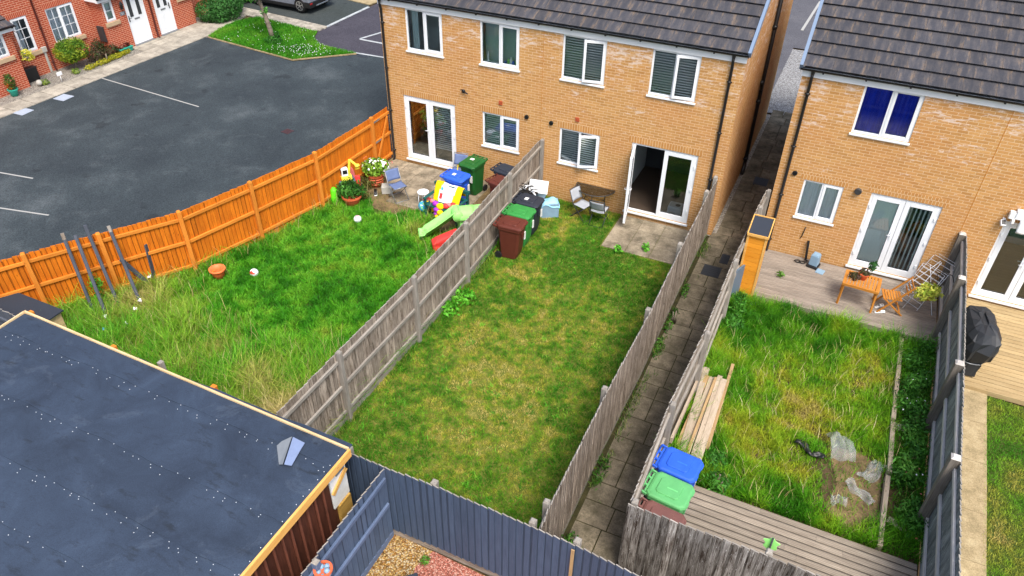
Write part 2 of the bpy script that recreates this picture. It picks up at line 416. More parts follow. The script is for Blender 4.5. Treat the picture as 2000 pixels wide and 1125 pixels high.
def blades(xy, h, wid, lean, col, z0=0.0, tipmul=1.25):
    """returns co, faces, colours for bent grass blades: per blade base-left, base-right, mid-left, mid-right, tip"""
    n = len(xy); a = NP.random(n) * 2 * pi; b = NP.random(n) * 2 * pi
    dx, dy = np.cos(a), np.sin(a); lx, ly = np.cos(b) * lean * h, np.sin(b) * lean * h
    z0 = np.broadcast_to(z0, (n,)); wv = np.stack([dx * wid / 2, dy * wid / 2, 0 * dx], 1)
    base = np.stack([xy[:, 0], xy[:, 1], z0], 1); mid = base + np.stack([lx * .35, ly * .35, h * .6], 1)
    tip = base + np.stack([lx, ly, h], 1)
    co = np.stack([base - wv, base + wv, mid - wv * .75, mid + wv * .75, tip], 1).reshape(-1, 3)
    i = np.arange(n)[:, None] * 5
    q = i + np.array([[0, 1, 3, 2]]); t = i + np.array([[2, 3, 4]])
    c = np.stack([col, col, col, col, col * tipmul], 1).reshape(-1, 3)
    return co, q, t, c
def grass(name, parts, mat='grass_blade', parent=None):
    cos_, qs, ts, cs = [], [], [], []; off = 0
    for co, q, t, c in parts:
        cos_.append(co); qs.append(q + off); ts.append(t + off); cs.append(c); off += len(co)
    return npmesh(name, np.concatenate(cos_), [np.concatenate(qs), np.concatenate(ts)], np.concatenate(cs), mat, parent)
def lerp(a, b, t): return np.asarray(a)[None] * (1 - t[:, None]) + np.asarray(b)[None] * t[:, None]
def leafcloud(name, blobs, n, size, cols, parent=None, mat='leaf', origin=None, shell=.55, aspect=.55, up=0.0):
    """leaf-sized faces spread through ellipsoid blobs [(x,y,z,rx,ry,rz)]; cols = list of linear colours"""
    bl = np.array(blobs, float); vol = (bl[:, 3] * bl[:, 4] * bl[:, 5]) ** .67; k = NP.choice(len(bl), n, p=vol / vol.sum())
    d = NP.normal(size=(n, 3)); d /= np.linalg.norm(d, axis=1)[:, None]
    rad = shell + (1.08 - shell) * NP.random(n) ** .7
    c = bl[k, :3] + d * bl[k, 3:] * rad[:, None]
    c += NP.normal(size=(n, 3)) * size * .5
    nr = d + NP.normal(size=(n, 3)) * .7 + np.array([0, 0, up]); nr /= np.linalg.norm(nr, axis=1)[:, None]
    t = np.cross(nr, NP.normal(size=(n, 3))); t /= np.linalg.norm(t, axis=1)[:, None]; b = np.cross(nr, t)
    sz = size * (.6 + .8 * NP.random(n))[:, None]
    co = np.stack([c - t * sz, c + b * sz * aspect, c + t * sz, c - b * sz * aspect], 1)
    if origin is not None: co = co - np.asarray(origin)
    cl = np.array(cols); f = vnoise(c[:, 0], c[:, 1] + c[:, 2] * .7, 3.1, 5) * .6 + NP.random(n) * .55; f = np.clip(f, 0, .999) * (len(cl) - 1)
    i = f.astype(int); u = (f - i)[:, None]; cc = cl[i] * (1 - u) + cl[np.minimum(i + 1, len(cl) - 1)] * u
    cc = cc * (.75 + .5 * NP.random(n))[:, None]
    return npmesh(name, co.reshape(-1, 3), [np.arange(n * 4).reshape(-1, 4)], np.repeat(cc, 4, 0), mat, parent)
# ------------------------------------------------------------------ house pieces (local frame: x along the front, +y into the wall, z up)
def wall_with_holes(mb, x0, x1, z0, z1, holes, y=0.0, reveal=.12):
    xs = sorted({x0, x1, *[h[0] for h in holes], *[h[1] for h in holes]}); zs = sorted({z0, z1, *[h[2] for h in holes], *[h[3] for h in holes]})
    for a, b in zip(xs, xs[1:]):
        for c, d in zip(zs, zs[1:]):
            mx, mz = (a + b) / 2, (c + d) / 2
            if any(h[0] < mx < h[1] and h[2] < mz < h[3] for h in holes): continue
            mb.quad((a, y, c), (b, y, c), (b, y, d), (a, y, d))
    for a, b, c, d in holes:
        e = y + reveal
        mb.quad((a, y, c), (a, y, d), (a, e, d), (a, e, c)); mb.quad((b, y, d), (b, y, c), (b, e, c), (b, e, d))
        mb.quad((a, y, d), (b, y, d), (b, e, d), (a, e, d)); mb.quad((b, y, c), (a, y, c), (a, e, c), (b, e, c))
def ring(mb, x0, x1, z0, z1, y0, y1, w, wb=None):
    """four mitre-free frame bars"""
    wb = wb or w
    mb.box(x0, x0 + w, y0, y1, z0, z1); mb.box(x1 - w, x1, y0, y1, z0, z1)
    mb.box(x0 + w, x1 - w, y0, y1, z1 - w, z1); mb.box(x0 + w, x1 - w, y0, y1, z0, z0 + wb)
def pane(par, x0, x1, z0, z1, y, T=None):
    g = MB(T); g.box(x0, x1, y, y + .012, z0, z1); return g.build('pane', 'window_glass', par)
def slat_blind(par, x0, x1, z0, z1, y, label=None, T=None, pitch=.068, mat='white_blind'):
    b = MB(T); b.box(x0, x1, y - .02, y + .03, z1 - .035, z1); z = z1 - .05
    while z > z0:
        b.t = random.uniform(-.06, .03)
        b.beam((x0, y, z), (x1, y, z), .040, .004, up=(0, -sin(.55), cos(.55))); z -= pitch
    o = b.build('slat_blind', mat, par)
    return o
def window(par, x0, x1, z0, z1, y=0.0, opened=0.0, blind=None, sill=True, bars=None, single_light=False, sillmat='white_plastic', mull=.5):
    """two-light white casement; right light carries a sash (hinged on its right edge when opened, degrees)"""
    ya, yb = y + .025, y + .095
    f = MB(); ring(f, x0, x1, z0, z1, ya, yb, .05, .055)
    xm = x0 + (x1 - x0) * mull
    if not single_light: f.box(xm - .03, xm + .03, ya + .002, yb - .002, z0 + .055, z1 - .05)
    w_ = f.build('window', 'white_plastic', par, bevel=.004)
    lights = [(x0 + .05, x1 - .05, True)] if single_light else [(x0 + .05, xm - .03, False), (xm + .03, x1 - .05, True)]
    for a, b, sash in lights:
        za, zb = z0 + .055, z1 - .05
        if sash:
            T = None; hy = ya - .012
            if opened: T = Matrix.Translation((b, hy, 0)) @ Matrix.Rotation(R(opened), 4, 'Z') @ Matrix.Translation((-b, -hy, 0))
            s = MB(T); ring(s, a - .012, b + .012, za - .012, zb + .012, hy, hy + .06, .062)
            s.build('sash', 'white_plastic', w_, bevel=.004)
            pane(w_, a + .05, b - .05, za + .05, zb - .05, hy + .025, T)
            h = MB(T); hx = a + .022; hz = (za + zb) / 2 - .05
            h.box(hx - .012, hx + .012, hy + .06, hy + .075, hz, hz + .11); h.build('handle', 'white_plastic', w_)
            ga, gb, gz0, gz1 = a + .05, b - .05, za + .05, zb - .05
        else:
            pane(w_, a, b, za, zb, ya + .03); ga, gb, gz0, gz1 = a, b, za, zb
        if bars and not (sash and opened):
            g = MB(); nx, nz = bars; gy = ya + .012 if not sash else ya + .003
            for i in range(1, nx): g.box(ga + (gb - ga) * i / nx - .009, ga + (gb - ga) * i / nx + .009, gy - .012, gy, gz0, gz1)
            for q in nz: g.box(ga, gb, gy - .0115, gy - .0005, gz0 + (gz1 - gz0) * q - .009, gz0 + (gz1 - gz0) * q + .009)
            g.build('glazing_bar', 'white_plastic', w_)
        if blind == 'slat': slat_blind(w_, a - .02, b + .02, za - .04, zb + .02, yb + .05)
    if sill:
        s = MB(); s.box(x0 - .03, x1 + .03, y - .045, y + .025, z0 - .045, z0 - .003); s.build('sill', sillmat, w_, bevel=.006)
    return w_
def door_leaf(par, hinge_x, x_free, z0, z1, y, ang=0.0, handle=True, name='leaf', bott=.13):
    """glazed leaf; hinge_x is the hung edge; ang swings the free edge outward (towards -y)"""
    sg = 1 if x_free > hinge_x else -1
    T = Matrix.Translation((hinge_x, y, 0)) @ Matrix.Rotation(R(-ang * sg), 4, 'Z') @ Matrix.Translation((-hinge_x, -y, 0)) if ang else None
    a, b = min(hinge_x, x_free), max(hinge_x, x_free)
    l = MB(T); ring(l, a, b, z0, z1, y, y + .065, .115, bott); lf = l.build(name, 'white_plastic', par, bevel=.005)
    g = MB(T); g.box(a + .11, b - .11, y + .026, y + .04, z0 + bott - .005, z1 - .11); g.build('pane', 'window_glass', lf)
    k = MB(T); ring(k, a + .112, b - .112, z0 + bott - .003, z1 - .112, y + .018, y + .05, .007); k.build('glazing_seal', 'black_plastic', lf)
    if handle:
        h = MB(T); hx = x_free - sg * .055; hz = z0 + 1.0
        for yy, s_ in ((y, -1), (y + .065, 1)):
            h.box(hx - .016, hx + .016, yy, yy + s_ * .012, hz - .09, hz + .12)
            h.tube([(hx, yy + s_ * .01, hz + .05), (hx, yy + s_ * .05, hz + .05), (hx - sg * .11, yy + s_ * .055, hz + .045)], .011, 8)
        h.build('handle', 'white_plastic', lf)
    for q in (.16, .5, .84):
        h = MB(T); z = z0 + (z1 - z0) * q; h.box(hinge_x + sg * .004 - .022, hinge_x + sg * .004 + .022, y - .022, y + .002, z - .045, z + .045); h.build('hinge', 'white_plastic', lf, bevel=.006)
    return lf
def french_door(par, x0, x1, z0, z1, y=0.0, open_left=0.0, handles=(True, True)):
    f = MB(); ring(f, x0, x1, z0, z1, y + .03, y + .1, .055, .05); d = f.build('french_door', 'white_plastic', par, bevel=.004)
    s = MB(); s.box(x0 - .03, x1 + .03, y - .055, y + .03, z0 - .05, z0 - .004); s.build('sill', 'white_plastic', d, bevel=.006)
    xm = (x0 + x1) / 2
    return d, xm
def soldier(mb, x0, x1, z, h=.215, y=0.0):
    """band of upright bricks over an opening, 3 mm proud of the wall"""
    mb.box(x0 - .1, x1 + .1, y - .003, y + .02, z + .004, z + h)
def tiles(par, x0, x1, y0, z0, slope, run, cw=.33, gauge=.385, back=False, name='roof', mat='roof_tile', ymir=None):
    """interlocking concrete tiles laid course by course, each its own slightly different face"""
    c, s = cos(slope), sin(slope); b = MB(); n = int(run / gauge) + 1; L = gauge + .05
    for k in range(n):
        t = k * gauge; off = (k % 2) * cw / 2; x = x0 - off
        while x < x1 - .02:
            a, e = max(x, x0) + .0015, min(x + cw, x1) - .0015
            if e - a > .02:
                b.t = random.uniform(-.14, .14); lift = .062 + random.uniform(-.002, .004)
                def P(u, tt, up): 
                    yy = y0 + tt * c - up * s; zz = z0 + tt * s + up * c
                    if ymir is not None: yy = 2 * ymir - yy
                    return (u, yy, zz)
                pts = [P(a, t, lift - .014), P(e, t, lift - .014), P(e, t, lift), P(a, t, lift), P(e, t + L, .004), P(a, t + L, .004)]
                r0 = random.random() * 50; ua, ue = (x - x0 + a - x) / cw, (e - x0) / cw
                fa = (a - x) / cw; fe = (e - x) / cw; iv = random.randint(0, 40)
                fl = [(0, 1, 2, 3), (3, 2, 4, 5)] if ymir is None else [(3, 2, 1, 0), (5, 4, 2, 3)]
                uv = [[(fa, iv), (fe, iv), (fe, iv + .02), (fa, iv + .02)], [(fa, iv), (fe, iv), (fe, iv + 1), (fa, iv + 1)]]
                if ymir is not None: uv = [u[::-1] if i == 0 else [(fa, iv + 1), (fe, iv + 1), (fe, iv), (fa, iv)] for i, u in enumerate(uv)]
                b.add(pts, fl, uv)
            x += cw
    return b.build(name, mat, par)
k = N('roof_tile'); v = k.uv(); s_ = k.n('SeparateXYZ'); k.l(v, s_.inputs[0])
v2 = k.uv((2.6, .7, 1)); v3 = k.uv((.33, .385, 1))
st = k.noise(v2, 1.4, 4, .65); fn = k.noise(k.uv(obj=True), 45, 4, .7)
edge = k.math('MULTIPLY', k.math('ABSOLUTE', k.math('SUBTRACT', s_.outputs[0], .5)), .42)
ff = k.math('ADD', st, edge)
colr = k.ramp(ff, [(.50, lin('3c3d43')), (.68, lin('4c4a4c')), (.80, lin('665a50'))])
colr = k.mix(.6, colr, k.ramp(fn, [(.28, (.5, .5, .52)), (.7, (1.25, 1.25, 1.25))]), 'MULTIPLY')
k.bump(fn, .25, .004); k.done(k.tone(colr), .8, .25)
def gutter(par, x0, x1, y, z, r=.058, ends=True):
    g = MB(); g.smooth = True
    pr = [(r * cos(a), r * sin(a)) for a in [pi + pi * i / 8 for i in range(9)]]
    for rr in (1.0, .86):
        pts = [(x, y + p[0] * rr, z + p[1] * rr) for x in (x0, x1) for p in pr]
        g.add(pts, [(i, i + 1, 10 + i, 9 + i) if rr == 1 else (i + 1, i, 9 + i, 10 + i) for i in range(8)])
    g.smooth = False
    for s in (-1, 1): g.box(x0, x1, y + s * r * .93 - .006, y + s * r * .93 + .006, z - .004, z + .006)
    for xx in (x0, x1): g.box(xx - .006, xx + .006, y - r, y + r, z - r, z + .004)
    x = x0 + .5
    while x < x1: g.box(x - .02, x + .02, y - r - .008, y + r, z - r - .008, z - .02); x += .92
    return g.build('gutter', 'black_plastic', par)
def downpipe(par, x, y, ztop, zbot, swan=0.0, mat='black_plastic', r=.036, yg=None):
    d = MB(); yg = y - .1 if yg is None else yg
    d.lathe([(.05, -.02), (.042, -.08), (r, -.12)], (x, yg, ztop), 12)
    d.tube([(x, yg, ztop - .1), (x, yg, ztop - .17), (x, y, ztop - .34), (x, y, zbot + .08), (x, y - .07, zbot)], r, 10)
    z = zbot + .35
    while z < ztop - .4:
        d.tube([(x, y, z - .03), (x, y, z + .03)], r + .007, 10); d.box(x - .065, x + .065, y + .012, y + .03, z - .012, z + .012); z += 1.35
    return d.build('downpipe', mat, par)
def flue(par, x, z, y=0.0, r=.062):
    f = MB(); f.lathe([(.001, -.035), (r * .35, -.035), (r * .42, -.02), (r * .55, -.02), (r * .6, -.045), (r, -.04), (r * 1.02, 0)], (x, y, z), 20, 'y'); f.build('wall_vent', 'black_plastic', par)

# ------------------------------------------------------------------ buff brick pair of houses
ZE = 4.92
H1 = thing('brick_house', 'long buff brick pair of houses with slat blinds, one french door standing open', 'house', (0, 0, 0))
W1 = 10.42; DP = 8.6; SL = R(30)
up = [(.86, 2.06), (3.25, 4.45), (5.70, 6.915), (8.125, 9.355)]
lo = [(3.29, 4.485), (5.745, 6.945)]
D1 = (.58, 2.375); D2 = (7.865, 9.70)
holes = [(a, b, 3.70, 4.90) for a, b in up] + [(a, b, 1.21, 2.27) for a, b in lo] + [(D1[0], D1[1], .16, 2.28), (D2[0], D2[1], .16, 2.28)]
m = MB()
wall_with_holes(m, 0, W1, -.15, ZE + .2, holes)
RZ = ZE + .2 + (DP / 2) * math.tan(SL)
for xx, fl in ((0, 1), (W1, 0)):
    p = [(xx, 0, -.15), (xx, DP, -.15), (xx, DP, ZE + .2), (xx, DP / 2, RZ), (xx, 0, ZE + .2)]
    m.poly(p[::-1] if fl else p)
m.quad((W1, DP, -.15), (0, DP, -.15), (0, DP, ZE + .2), (W1, DP, ZE + .2))
m.m = 1
for a, b in lo: soldier(m, a, b, 2.27)
soldier(m, *D1, 2.28); soldier(m, *D2, 2.28)
m.m = 2; m.box(5.155, 5.167, -.004, .01, .1, ZE - .02)          # movement joint between the two homes
m.build('wall', ['buff_brick', 'buff_brick_soldier', 'furniture_wood'], H1)
m = MB(); m.box(.05, W1 - .05, 3.2, 3.25, 0, 5.0); m.box(.05, W1 - .05, .16, 3.2, 2.5, 2.62); m.box(5.1, 5.22, .16, 3.2, 0, 5.0)
for xx in (2.75, 7.5): m.box(xx, xx + .1, .16, 3.2, .1, 5.0)
m.m = 1; m.box(.05, W1 - .05, .16, 3.2, .02, .12); m.box(.05, W1 - .05, .16, 3.2, 2.63, 2.66)
m.m = 0; m.box(.06, 5.09, 1.5, 1.52, 2.67, 4.98)  # pale wall plane added behind the upstairs windows to lighten their panes
m.m = 2; m.box(5.23, W1 - .06, 2.9, 2.92, .13, 2.49); m.box(7.48, 7.495, .2, 2.9, .13, 2.49)  # extra dark partitions, the dim downstairs shade put into their colour
m.build('interior', ['room_wall', 'room_floor', 'dark_room'], H1)
tiles(H1, -.04, W1 + .03, -.13, ZE + .235, SL, 5.15)
tiles(H1, -.04, W1 + .03, -.13, ZE + .235, SL, 5.15, ymir=DP / 2)
zr = ZE + .235 + (DP / 2 + .13) * math.tan(SL)
k = N('verge_blue'); k.done(k.tone(lin('6d7f96')), .5, .4)
for xx in (-.075, W1 + .03):
    m = MB()
    m.beam((xx + .022, -.14, ZE + .235), (xx + .022, DP / 2, zr), .075, .15, (0, -sin(SL), cos(SL)))
    m.beam((xx + .022, DP + .14, ZE + .235), (xx + .022, DP / 2, zr), .045, .13, (0, sin(SL), cos(SL)))
    m.build('verge', 'verge_blue', H1)
m = MB(); m.box(-.02, W1 + .01, -.035, -.006, ZE - .01, ZE + .21); m.box(-.02, W1 + .01, -.12, -.036, ZE + .17, ZE + .2)
m.build('fascia', 'white_plastic', H1)
gutter(H1, -.05, W1 + .04, -.1, ZE + .215)
downpipe(H1, .1, -.05, ZE + .2, .0, yg=-.1); downpipe(H1, 10.12, -.05, ZE + .2, .0, yg=-.1)
m = MB(); gx = W1 + .07                                                      # soil stack on the gable
m.tube([(gx, 4.1, 0), (gx, 4.1, 7.4)], .055, 12)
for z in (.5, 2.4, 4.6, 6.6): m.tube([(gx, 4.1, z - .05), (gx, 4.1, z + .05)], .066, 12); m.box(W1 - .0, gx, 4.02, 4.18, z - .02, z + .02)
m.tube([(gx, 4.1, 2.75), (gx, 3.98, 2.95), (gx, 3.8, 3.1)], .05, 10); m.tube([(gx, 4.1, .35), (gx, 3.98, .2), (gx, 3.85, .05)], .05, 10)
m.build('soil_pipe', 'black_plastic', H1)
# upper windows
window(H1, *up[0], 3.70, 4.90); window(H1, *up[1], 3.70, 4.90)
window(H1, *up[2], 3.70, 4.90, opened=13, blind='slat'); window(H1, *up[3], 3.70, 4.90, opened=11, blind='slat')
window(H1, *lo[0], 1.21, 2.27, blind='slat'); window(H1, *lo[1], 1.21, 2.27, opened=24, blind='slat')
m = MB(); m.m = 0                                                            # curtain and roller blind in the first bedroom, bathroom shelf items in the second
m.sheet(lambda u, v: (.95 + u * .22, .22 + .03 * sin(u * 18), 3.7 + v * 1.2), 14, 2)
m.build('curtain', 'room_wall', H1)
m = MB(); m.box(1.5, 2.02, .17, .19, 4.72, 4.86); m.build('roller_blind', 'white_blind', H1)
k = N('frosted_screen'); k.done(lin('8fa5a6'), .9, .1)
m = MB(); m.box(3.28, 4.42, .30, .31, 3.72, 4.89); m.build('roller_blind', 'frosted_screen', H1)
m = MB()
for i, (x, hgt, r_) in enumerate([(3.42, .28, .03), (3.95, .1, .04), (4.05, .16, .035), (4.13, .22, .045), (4.2, .12, .05), (4.3, .17, .04), (4.37, .24, .02)]):
    m.m = i % 3; m.lathe([(.001, hgt), (r_ * .5, hgt), (r_ * .6, hgt * .8), (r_, hgt * .7), (r_, 0), (.001, 0)], (x, .17, 3.745), 10)
m.m = 0; m.box(3.3, 4.4, .12, .24, 3.70, 3.745)
m.build('window_shelf', ['white_plastic', 'bin_blue', 'toy_lime'], H1)
# french doors
d, xm = french_door(H1, *D1, .16, 2.28)
door_leaf(d, D1[0] + .055, xm - .004, .21, 2.225, .025); door_leaf(d, D1[1] - .055, xm + .004, .21, 2.225, .025, handle=False)
slat_blind(d, xm + .07, D1[1] - .12, .62, 2.15, .15)
d, xm = french_door(H1, *D2, .16, 2.28)
door_leaf(d, D2[0] + .055, xm - .004, .21, 2.225, .02, ang=79); door_leaf(d, D2[1] - .055, xm + .004, .21, 2.225, .025, handle=False)
flue(H1, 4.72, 2.39); flue(H1, 5.48, 2.36)
for x, z in ((3.89, 2.65), (6.25, 2.62)):
    m = MB(); m.box(x - .055, x + .055, -.022, .0, z - .06, z + .06)
    for i in range(4): m.box(x - .042, x + .042, -.027, -.022, z - .048 + i * .026, z - .036 + i * .026)
    m.build('air_brick', 'rust_vent', H1)
m = MB(); m.smooth = True; m.lathe([(.001, -.06), (.05, -.055), (.06, -.03), (.045, 0)], (2.70, 0, 2.79), 14, 'y'); m.tube([(2.74, -.03, 2.79), (2.8, -.09, 2.78), (2.86, -.07, 2.75)], .02, 8); m.tube([(2.66, -.03, 2.82), (2.63, -.1, 2.84), (2.7, -.12, 2.86)], .012, 6)
m.build('wall_light', 'black_plastic', H1)

# ------------------------------------------------------------------ second buff house
OX, OY, OZ = 11.74, -.15, .0
H2 = thing('brick_house', 'buff brick house with blue curtained upstairs window above a decked garden', 'house', (OX, OY, OZ))
W2 = 12.5; ze = 4.90
up2 = [(1.375, 2.635), (5.6, 6.8)]; lo2 = [(.665, 1.61)]; D3 = (2.245, 3.82); D4 = (5.13, 6.75)
holes = [(up2[0][0], up2[0][1], 3.75, 4.95), (up2[1][0], up2[1][1], 3.75, 4.95), (lo2[0][0], lo2[0][1], 1.27, 2.33), (D3[0], D3[1], .22, 2.35), (D4[0], D4[1], .22, 2.35)]
m = MB(); wall_with_holes(m, 0, W2, -.15, ze + .2, holes)
RZ2 = ze + .2 + (DP / 2) * math.tan(SL)
for xx, fl in ((0, 1), (W2, 0)):
    p = [(xx, 0, -.15), (xx, DP, -.15), (xx, DP, ze + .2), (xx, DP / 2, RZ2), (xx, 0, ze + .2)]; m.poly(p[::-1] if fl else p)
m.quad((W2, DP, -.15), (0, DP, -.15), (0, DP, ze + .2), (W2, DP, ze + .2))
m.m = 1; soldier(m, *lo2[0], 2.33); soldier(m, *D3, 2.35); soldier(m, *D4, 2.35)
m.m = 2; m.box(4.355, 4.367, -.004, .01, .1, ze - .02)
m.build('wall', ['buff_brick', 'buff_brick_soldier', 'furniture_wood'], H2)
m = MB(); m.box(.05, W2 - .05, 3.2, 3.25, 0, 5.0); m.box(.05, W2 - .05, .16, 3.2, 2.5, 2.62); m.box(4.3, 4.42, .16, 3.2, 0, 5.0); m.box(1.9, 2.0, .16, 3.2, .1, 2.5)
m.m = 1; m.box(.05, W2 - .05, .16, 3.2, .02, .14); m.build('interior', ['room_wall', 'room_floor'], H2)
tiles(H2, -.05, W2 + .03, -.13, ze + .235, SL, 5.15); tiles(H2, -.05, W2 + .03, -.13, ze + .235, SL, 5.15, ymir=DP / 2)
zr = ze + .235 + (DP / 2 + .13) * math.tan(SL)
for xx in (-.085, W2 + .03):
    m = MB()
    m.beam((xx + .022, -.14, ze + .235), (xx + .022, DP / 2, zr), .075, .15, (0, -sin(SL), cos(SL)))
    m.beam((xx + .022, DP + .14, ze + .235), (xx + .022, DP / 2, zr), .045, .13, (0, sin(SL), cos(SL)))
    m.build('verge', 'verge_blue', H2)
m = MB(); m.box(-.02, W2 + .01, -.035, -.006, ze + .0, ze + .21); m.box(-.02, W2 + .01, -.12, -.036, ze + .17, ze + .2)
m.build('fascia', 'white_plastic', H2)
gutter(H2, -.06, W2 + .04, -.1, ze + .215); downpipe(H2, .22, -.05, ze + .2, .1, yg=-.1)
w_ = window(H2, *up2[0], 3.75, 4.95)
k = N('blue_curtain'); v = k.uv((9, .6, 1)); k.done(k.ramp(k.noise(v, 2, 3), [(.3, lin('1024a0')), (.7, lin('1f3cc8'))]), .85, .1)
m = MB(); m.smooth = True; m.sheet(lambda u, v: (up2[0][0] + .03 + u * 1.2, .15 + .014 * sin(u * 46), 3.76 + v * 1.15), 60, 2); m.build('blue_curtain', 'blue_curtain', w_)
window(H2, *up2[1], 3.75, 4.95)
w_ = window(H2, *lo2[0], 1.27, 2.33)
k = N('net_curtain'); v = k.uv((16, .5, 1)); k.done(k.ramp(k.noise(v, 2, 3), [(.3, lin('d6d4d8')), (.7, lin('efeef2'))]), .9, .1)
m = MB(); m.smooth = True; m.sheet(lambda u, v: (lo2[0][0] + .03 + u * .88, .115 + .008 * sin(u * 60), 1.29 + v * 1.02), 60, 2); m.build('net_curtain', 'net_curtain', w_)
d, xm = french_door(H2, *D3, .22, 2.35)
door_leaf(d, D3[0] + .055, xm - .004, .27, 2.295, .025); door_leaf(d, D3[1] - .055, xm + .004, .27, 2.295, .025, handle=False)
k = N('vertical_blind'); k.done(k.tone(lin('e2ebe7')), .8, .15)
m = MB(); x = D3[0] + .12
while x < D3[1] - .1:
    op = x > xm + .12; m.t = random.uniform(-.05, .05); m.beam((x, .125, .3), (x, .125, 2.25), .05 if op else .098, .003, up=(.8, .6, 0) if op else (.1, 1, 0)); x += .1 if op else .086
m.build('vertical_blind', 'vertical_blind', d)
d, xm = french_door(H2, *D4, .22, 2.35)
door_leaf(d, D4[0] + .055, xm - .004, .27, 2.295, .025); door_leaf(d, D4[1] - .055, xm + .004, .27, 2.295, .025, handle=False)
flue(H2, 12.15 - OX, 2.45)
m = MB(); m.lathe([(.001, -.075), (.07, -.075), (.08, -.06), (.085, -.03), (.08, 0)], (13.68 - OX, 0, 2.32), 18, 'y'); m.T = None
m.build('bulkhead_light', 'dark_metal', H2)
m = MB(); m.tube([(12.76 - OX, -.012, 1.02), (12.745 - OX, -.02, .9), (12.73 - OX, -.015, .75), (12.7 - OX, -.012, .66)], .012, 6); m.build('wall_cable', 'black_plastic', H2)
cx = 16.82 - OX
m = MB(); m.box(cx - .03, cx + .03, -.05, 0, 2.35, 2.42); m.T = TR(cx, -.1, 2.33, .3, .7); m.box(-.055, .055, -.07, .07, -.03, .03)
m.m = 1; m.box(-.045, .045, -.05, .06, .03, .036); sf = m.build('security_light', ['white_plastic', 'black_plastic'], H2, bevel=.004)
# ------------------------------------------------------------------ ground and paving
def sheet_poly(poly, z, name, mat, **k):
    m = MB(); m.poly([(x, y, z) for x, y in poly]); return struct(name, m, mat, **k)
m = MB(); m.quad((-200, -60, -.06), (200, -60, -.06), (200, 300, -.06), (-200, 300, -.06)); struct('ground', m, 'soil')
OF = [(0.03, -.02), (.02, -1.05), (-.1, -3.64), (-.58, -5.71), (-1.11, -7.6), (-2.07, -9.13), (-2.86, -10.45), (-3.3, -11.2)]   # orange fence line
m = MB(); P_ = [(-14.05, -14), (-14.2, -3.5), (-13.75, 6.15)] + [(-8.4, 5.5), (-6.4, 7.45), (-5.4, 7.55), (-3, 7.8), (0, 7.9)] + OF + [(-3.3, -14)]
m.poly([(x, y, -.01) for x, y in P_]); struct('car_park', m, 'tarmac')
sheet_poly([(-9.7, 7.5), (-7.2, 7.4), (-5.4, 7.56), (-3, 7.81), (.2, 7.92), (.2, 26), (-9.9, 26), (-9.74, 13.1), (-9.78, 9.72)], -.014, 'mauve_driveway', 'tarmac_mauve')
sheet_poly([(-9.9, 9.75), (-9.86, 13.1), (-9.95, 13.9), (-14, 15.2), (-24, 19), (-24, 11.5), (-15.2, 10.35), (-12.3, 10.1)], -.012, 'grey_driveway', 'tarmac_drive')
m = MB(); m.beam((-9.80, 9.7, -.004), (-9.77, 13.15, -.004), .14, .03); struct('drain_channel', m, 'concrete_channel')
m = MB()                                             # clay pavers between the lawn and the driveway, rows of small blocks
A, B = Vector((-15.6, 9.5, 0)), Vector((-9.84, 8.95, 0)); d_ = (B - A); n_ = 34
for r_ in range(5):
    for i in range(n_):
        m.t = random.uniform(-.16, .16); o = (r_ % 2) * .5
        p = A + d_ * ((i + .02 + o) / n_) + Vector((.1, 1, 0)).normalized() * (.16 * r_ + .08); q = A + d_ * ((i + .97 + o) / n_) + Vector((.1, 1, 0)).normalized() * (.16 * r_ + .08)
        m.beam(p + Vector((0, 0, .0)), q + Vector((0, 0, .0)), .15, .05)
struct('paver_strip', m, 'pavement_slab')
m = MB(); m.beam((-24, 16.6, -.0), (-9.8, 14.2, -.0), 1.6, .05); struct('far_pavement', m, 'concrete_edge')
m = MB(); m.beam((-8.0, 7.42, -.006), (0, 7.9, -.006), .09, .02); struct('kerb_edging', m, 'concrete_channel')
m = MB(); m.beam((-7.5, 9.08, -.006), (-6.9, 10.9, -.006), .11, .014); m.beam((-7.46, 9.03, -.005), (-5.2, 9.0, -.005), .11, .014); struct('bay_edging', m, 'concrete_channel')
for i, (a, b) in enumerate([((-14.0, .66), (-8.55, .28)), ((-11.4, -6.4), (-9.19, -6.05)), ((-9.6, -7.9), (-6.9, -7.32))]):
    m = MB(); a, b = Vector((*a, -.006)), Vector((*b, -.006)); sd_ = (b - a).normalized().cross(Vector((0, 0, 1))) * .028
    m.quad(a - sd_, b - sd_, b + sd_, a + sd_); struct('bay_line', m, 'line_paint')
# pavement along the red houses: two rows of slabs with a kerb step
m = MB(); p0, p1 = Vector((-14.75, -9, 0)), Vector((-14.2, 8.3, 0)); d_ = (p1 - p0).normalized(); s_ = Vector((d_.y, -d_.x, 0)); L = (p1 - p0).length; t = 0
while t < L:
    w_ = random.uniform(.55, .9)
    for k_, (a, b) in enumerate(((.0, .44), (.45, .9))):
        if k_ == 0 and not (5.5 < t + -0 < 99) : a, b = .0, .44
        m.t = random.uniform(-.1, .1); q = p0 + d_ * t + s_ * -.35
        c4 = [q + s_ * a, q + d_ * (w_ - .022) + s_ * a, q + d_ * (w_ - .022) + s_ * b, q + s_ * b]
        m.prism([(v.x, v.y) for v in reversed(c4)], -.04, .012 + random.uniform(0, .004))
    t += w_
struct('pavement', m, 'pavement_slab')
m = MB()
for i in range(5):
    for j in range(4):
        m.t = random.uniform(-.12, .12); x = -15.75 + j * .52 + .03 * i; y = 3.6 + i * .82
        if x < -14.4: m.box(x, x + .5, y, y + .795, -.04, .008 + random.uniform(0, .004))
struct('front_path', m, 'pavement_slab')
m = MB()                                             # path curving off to the drive past the big bush
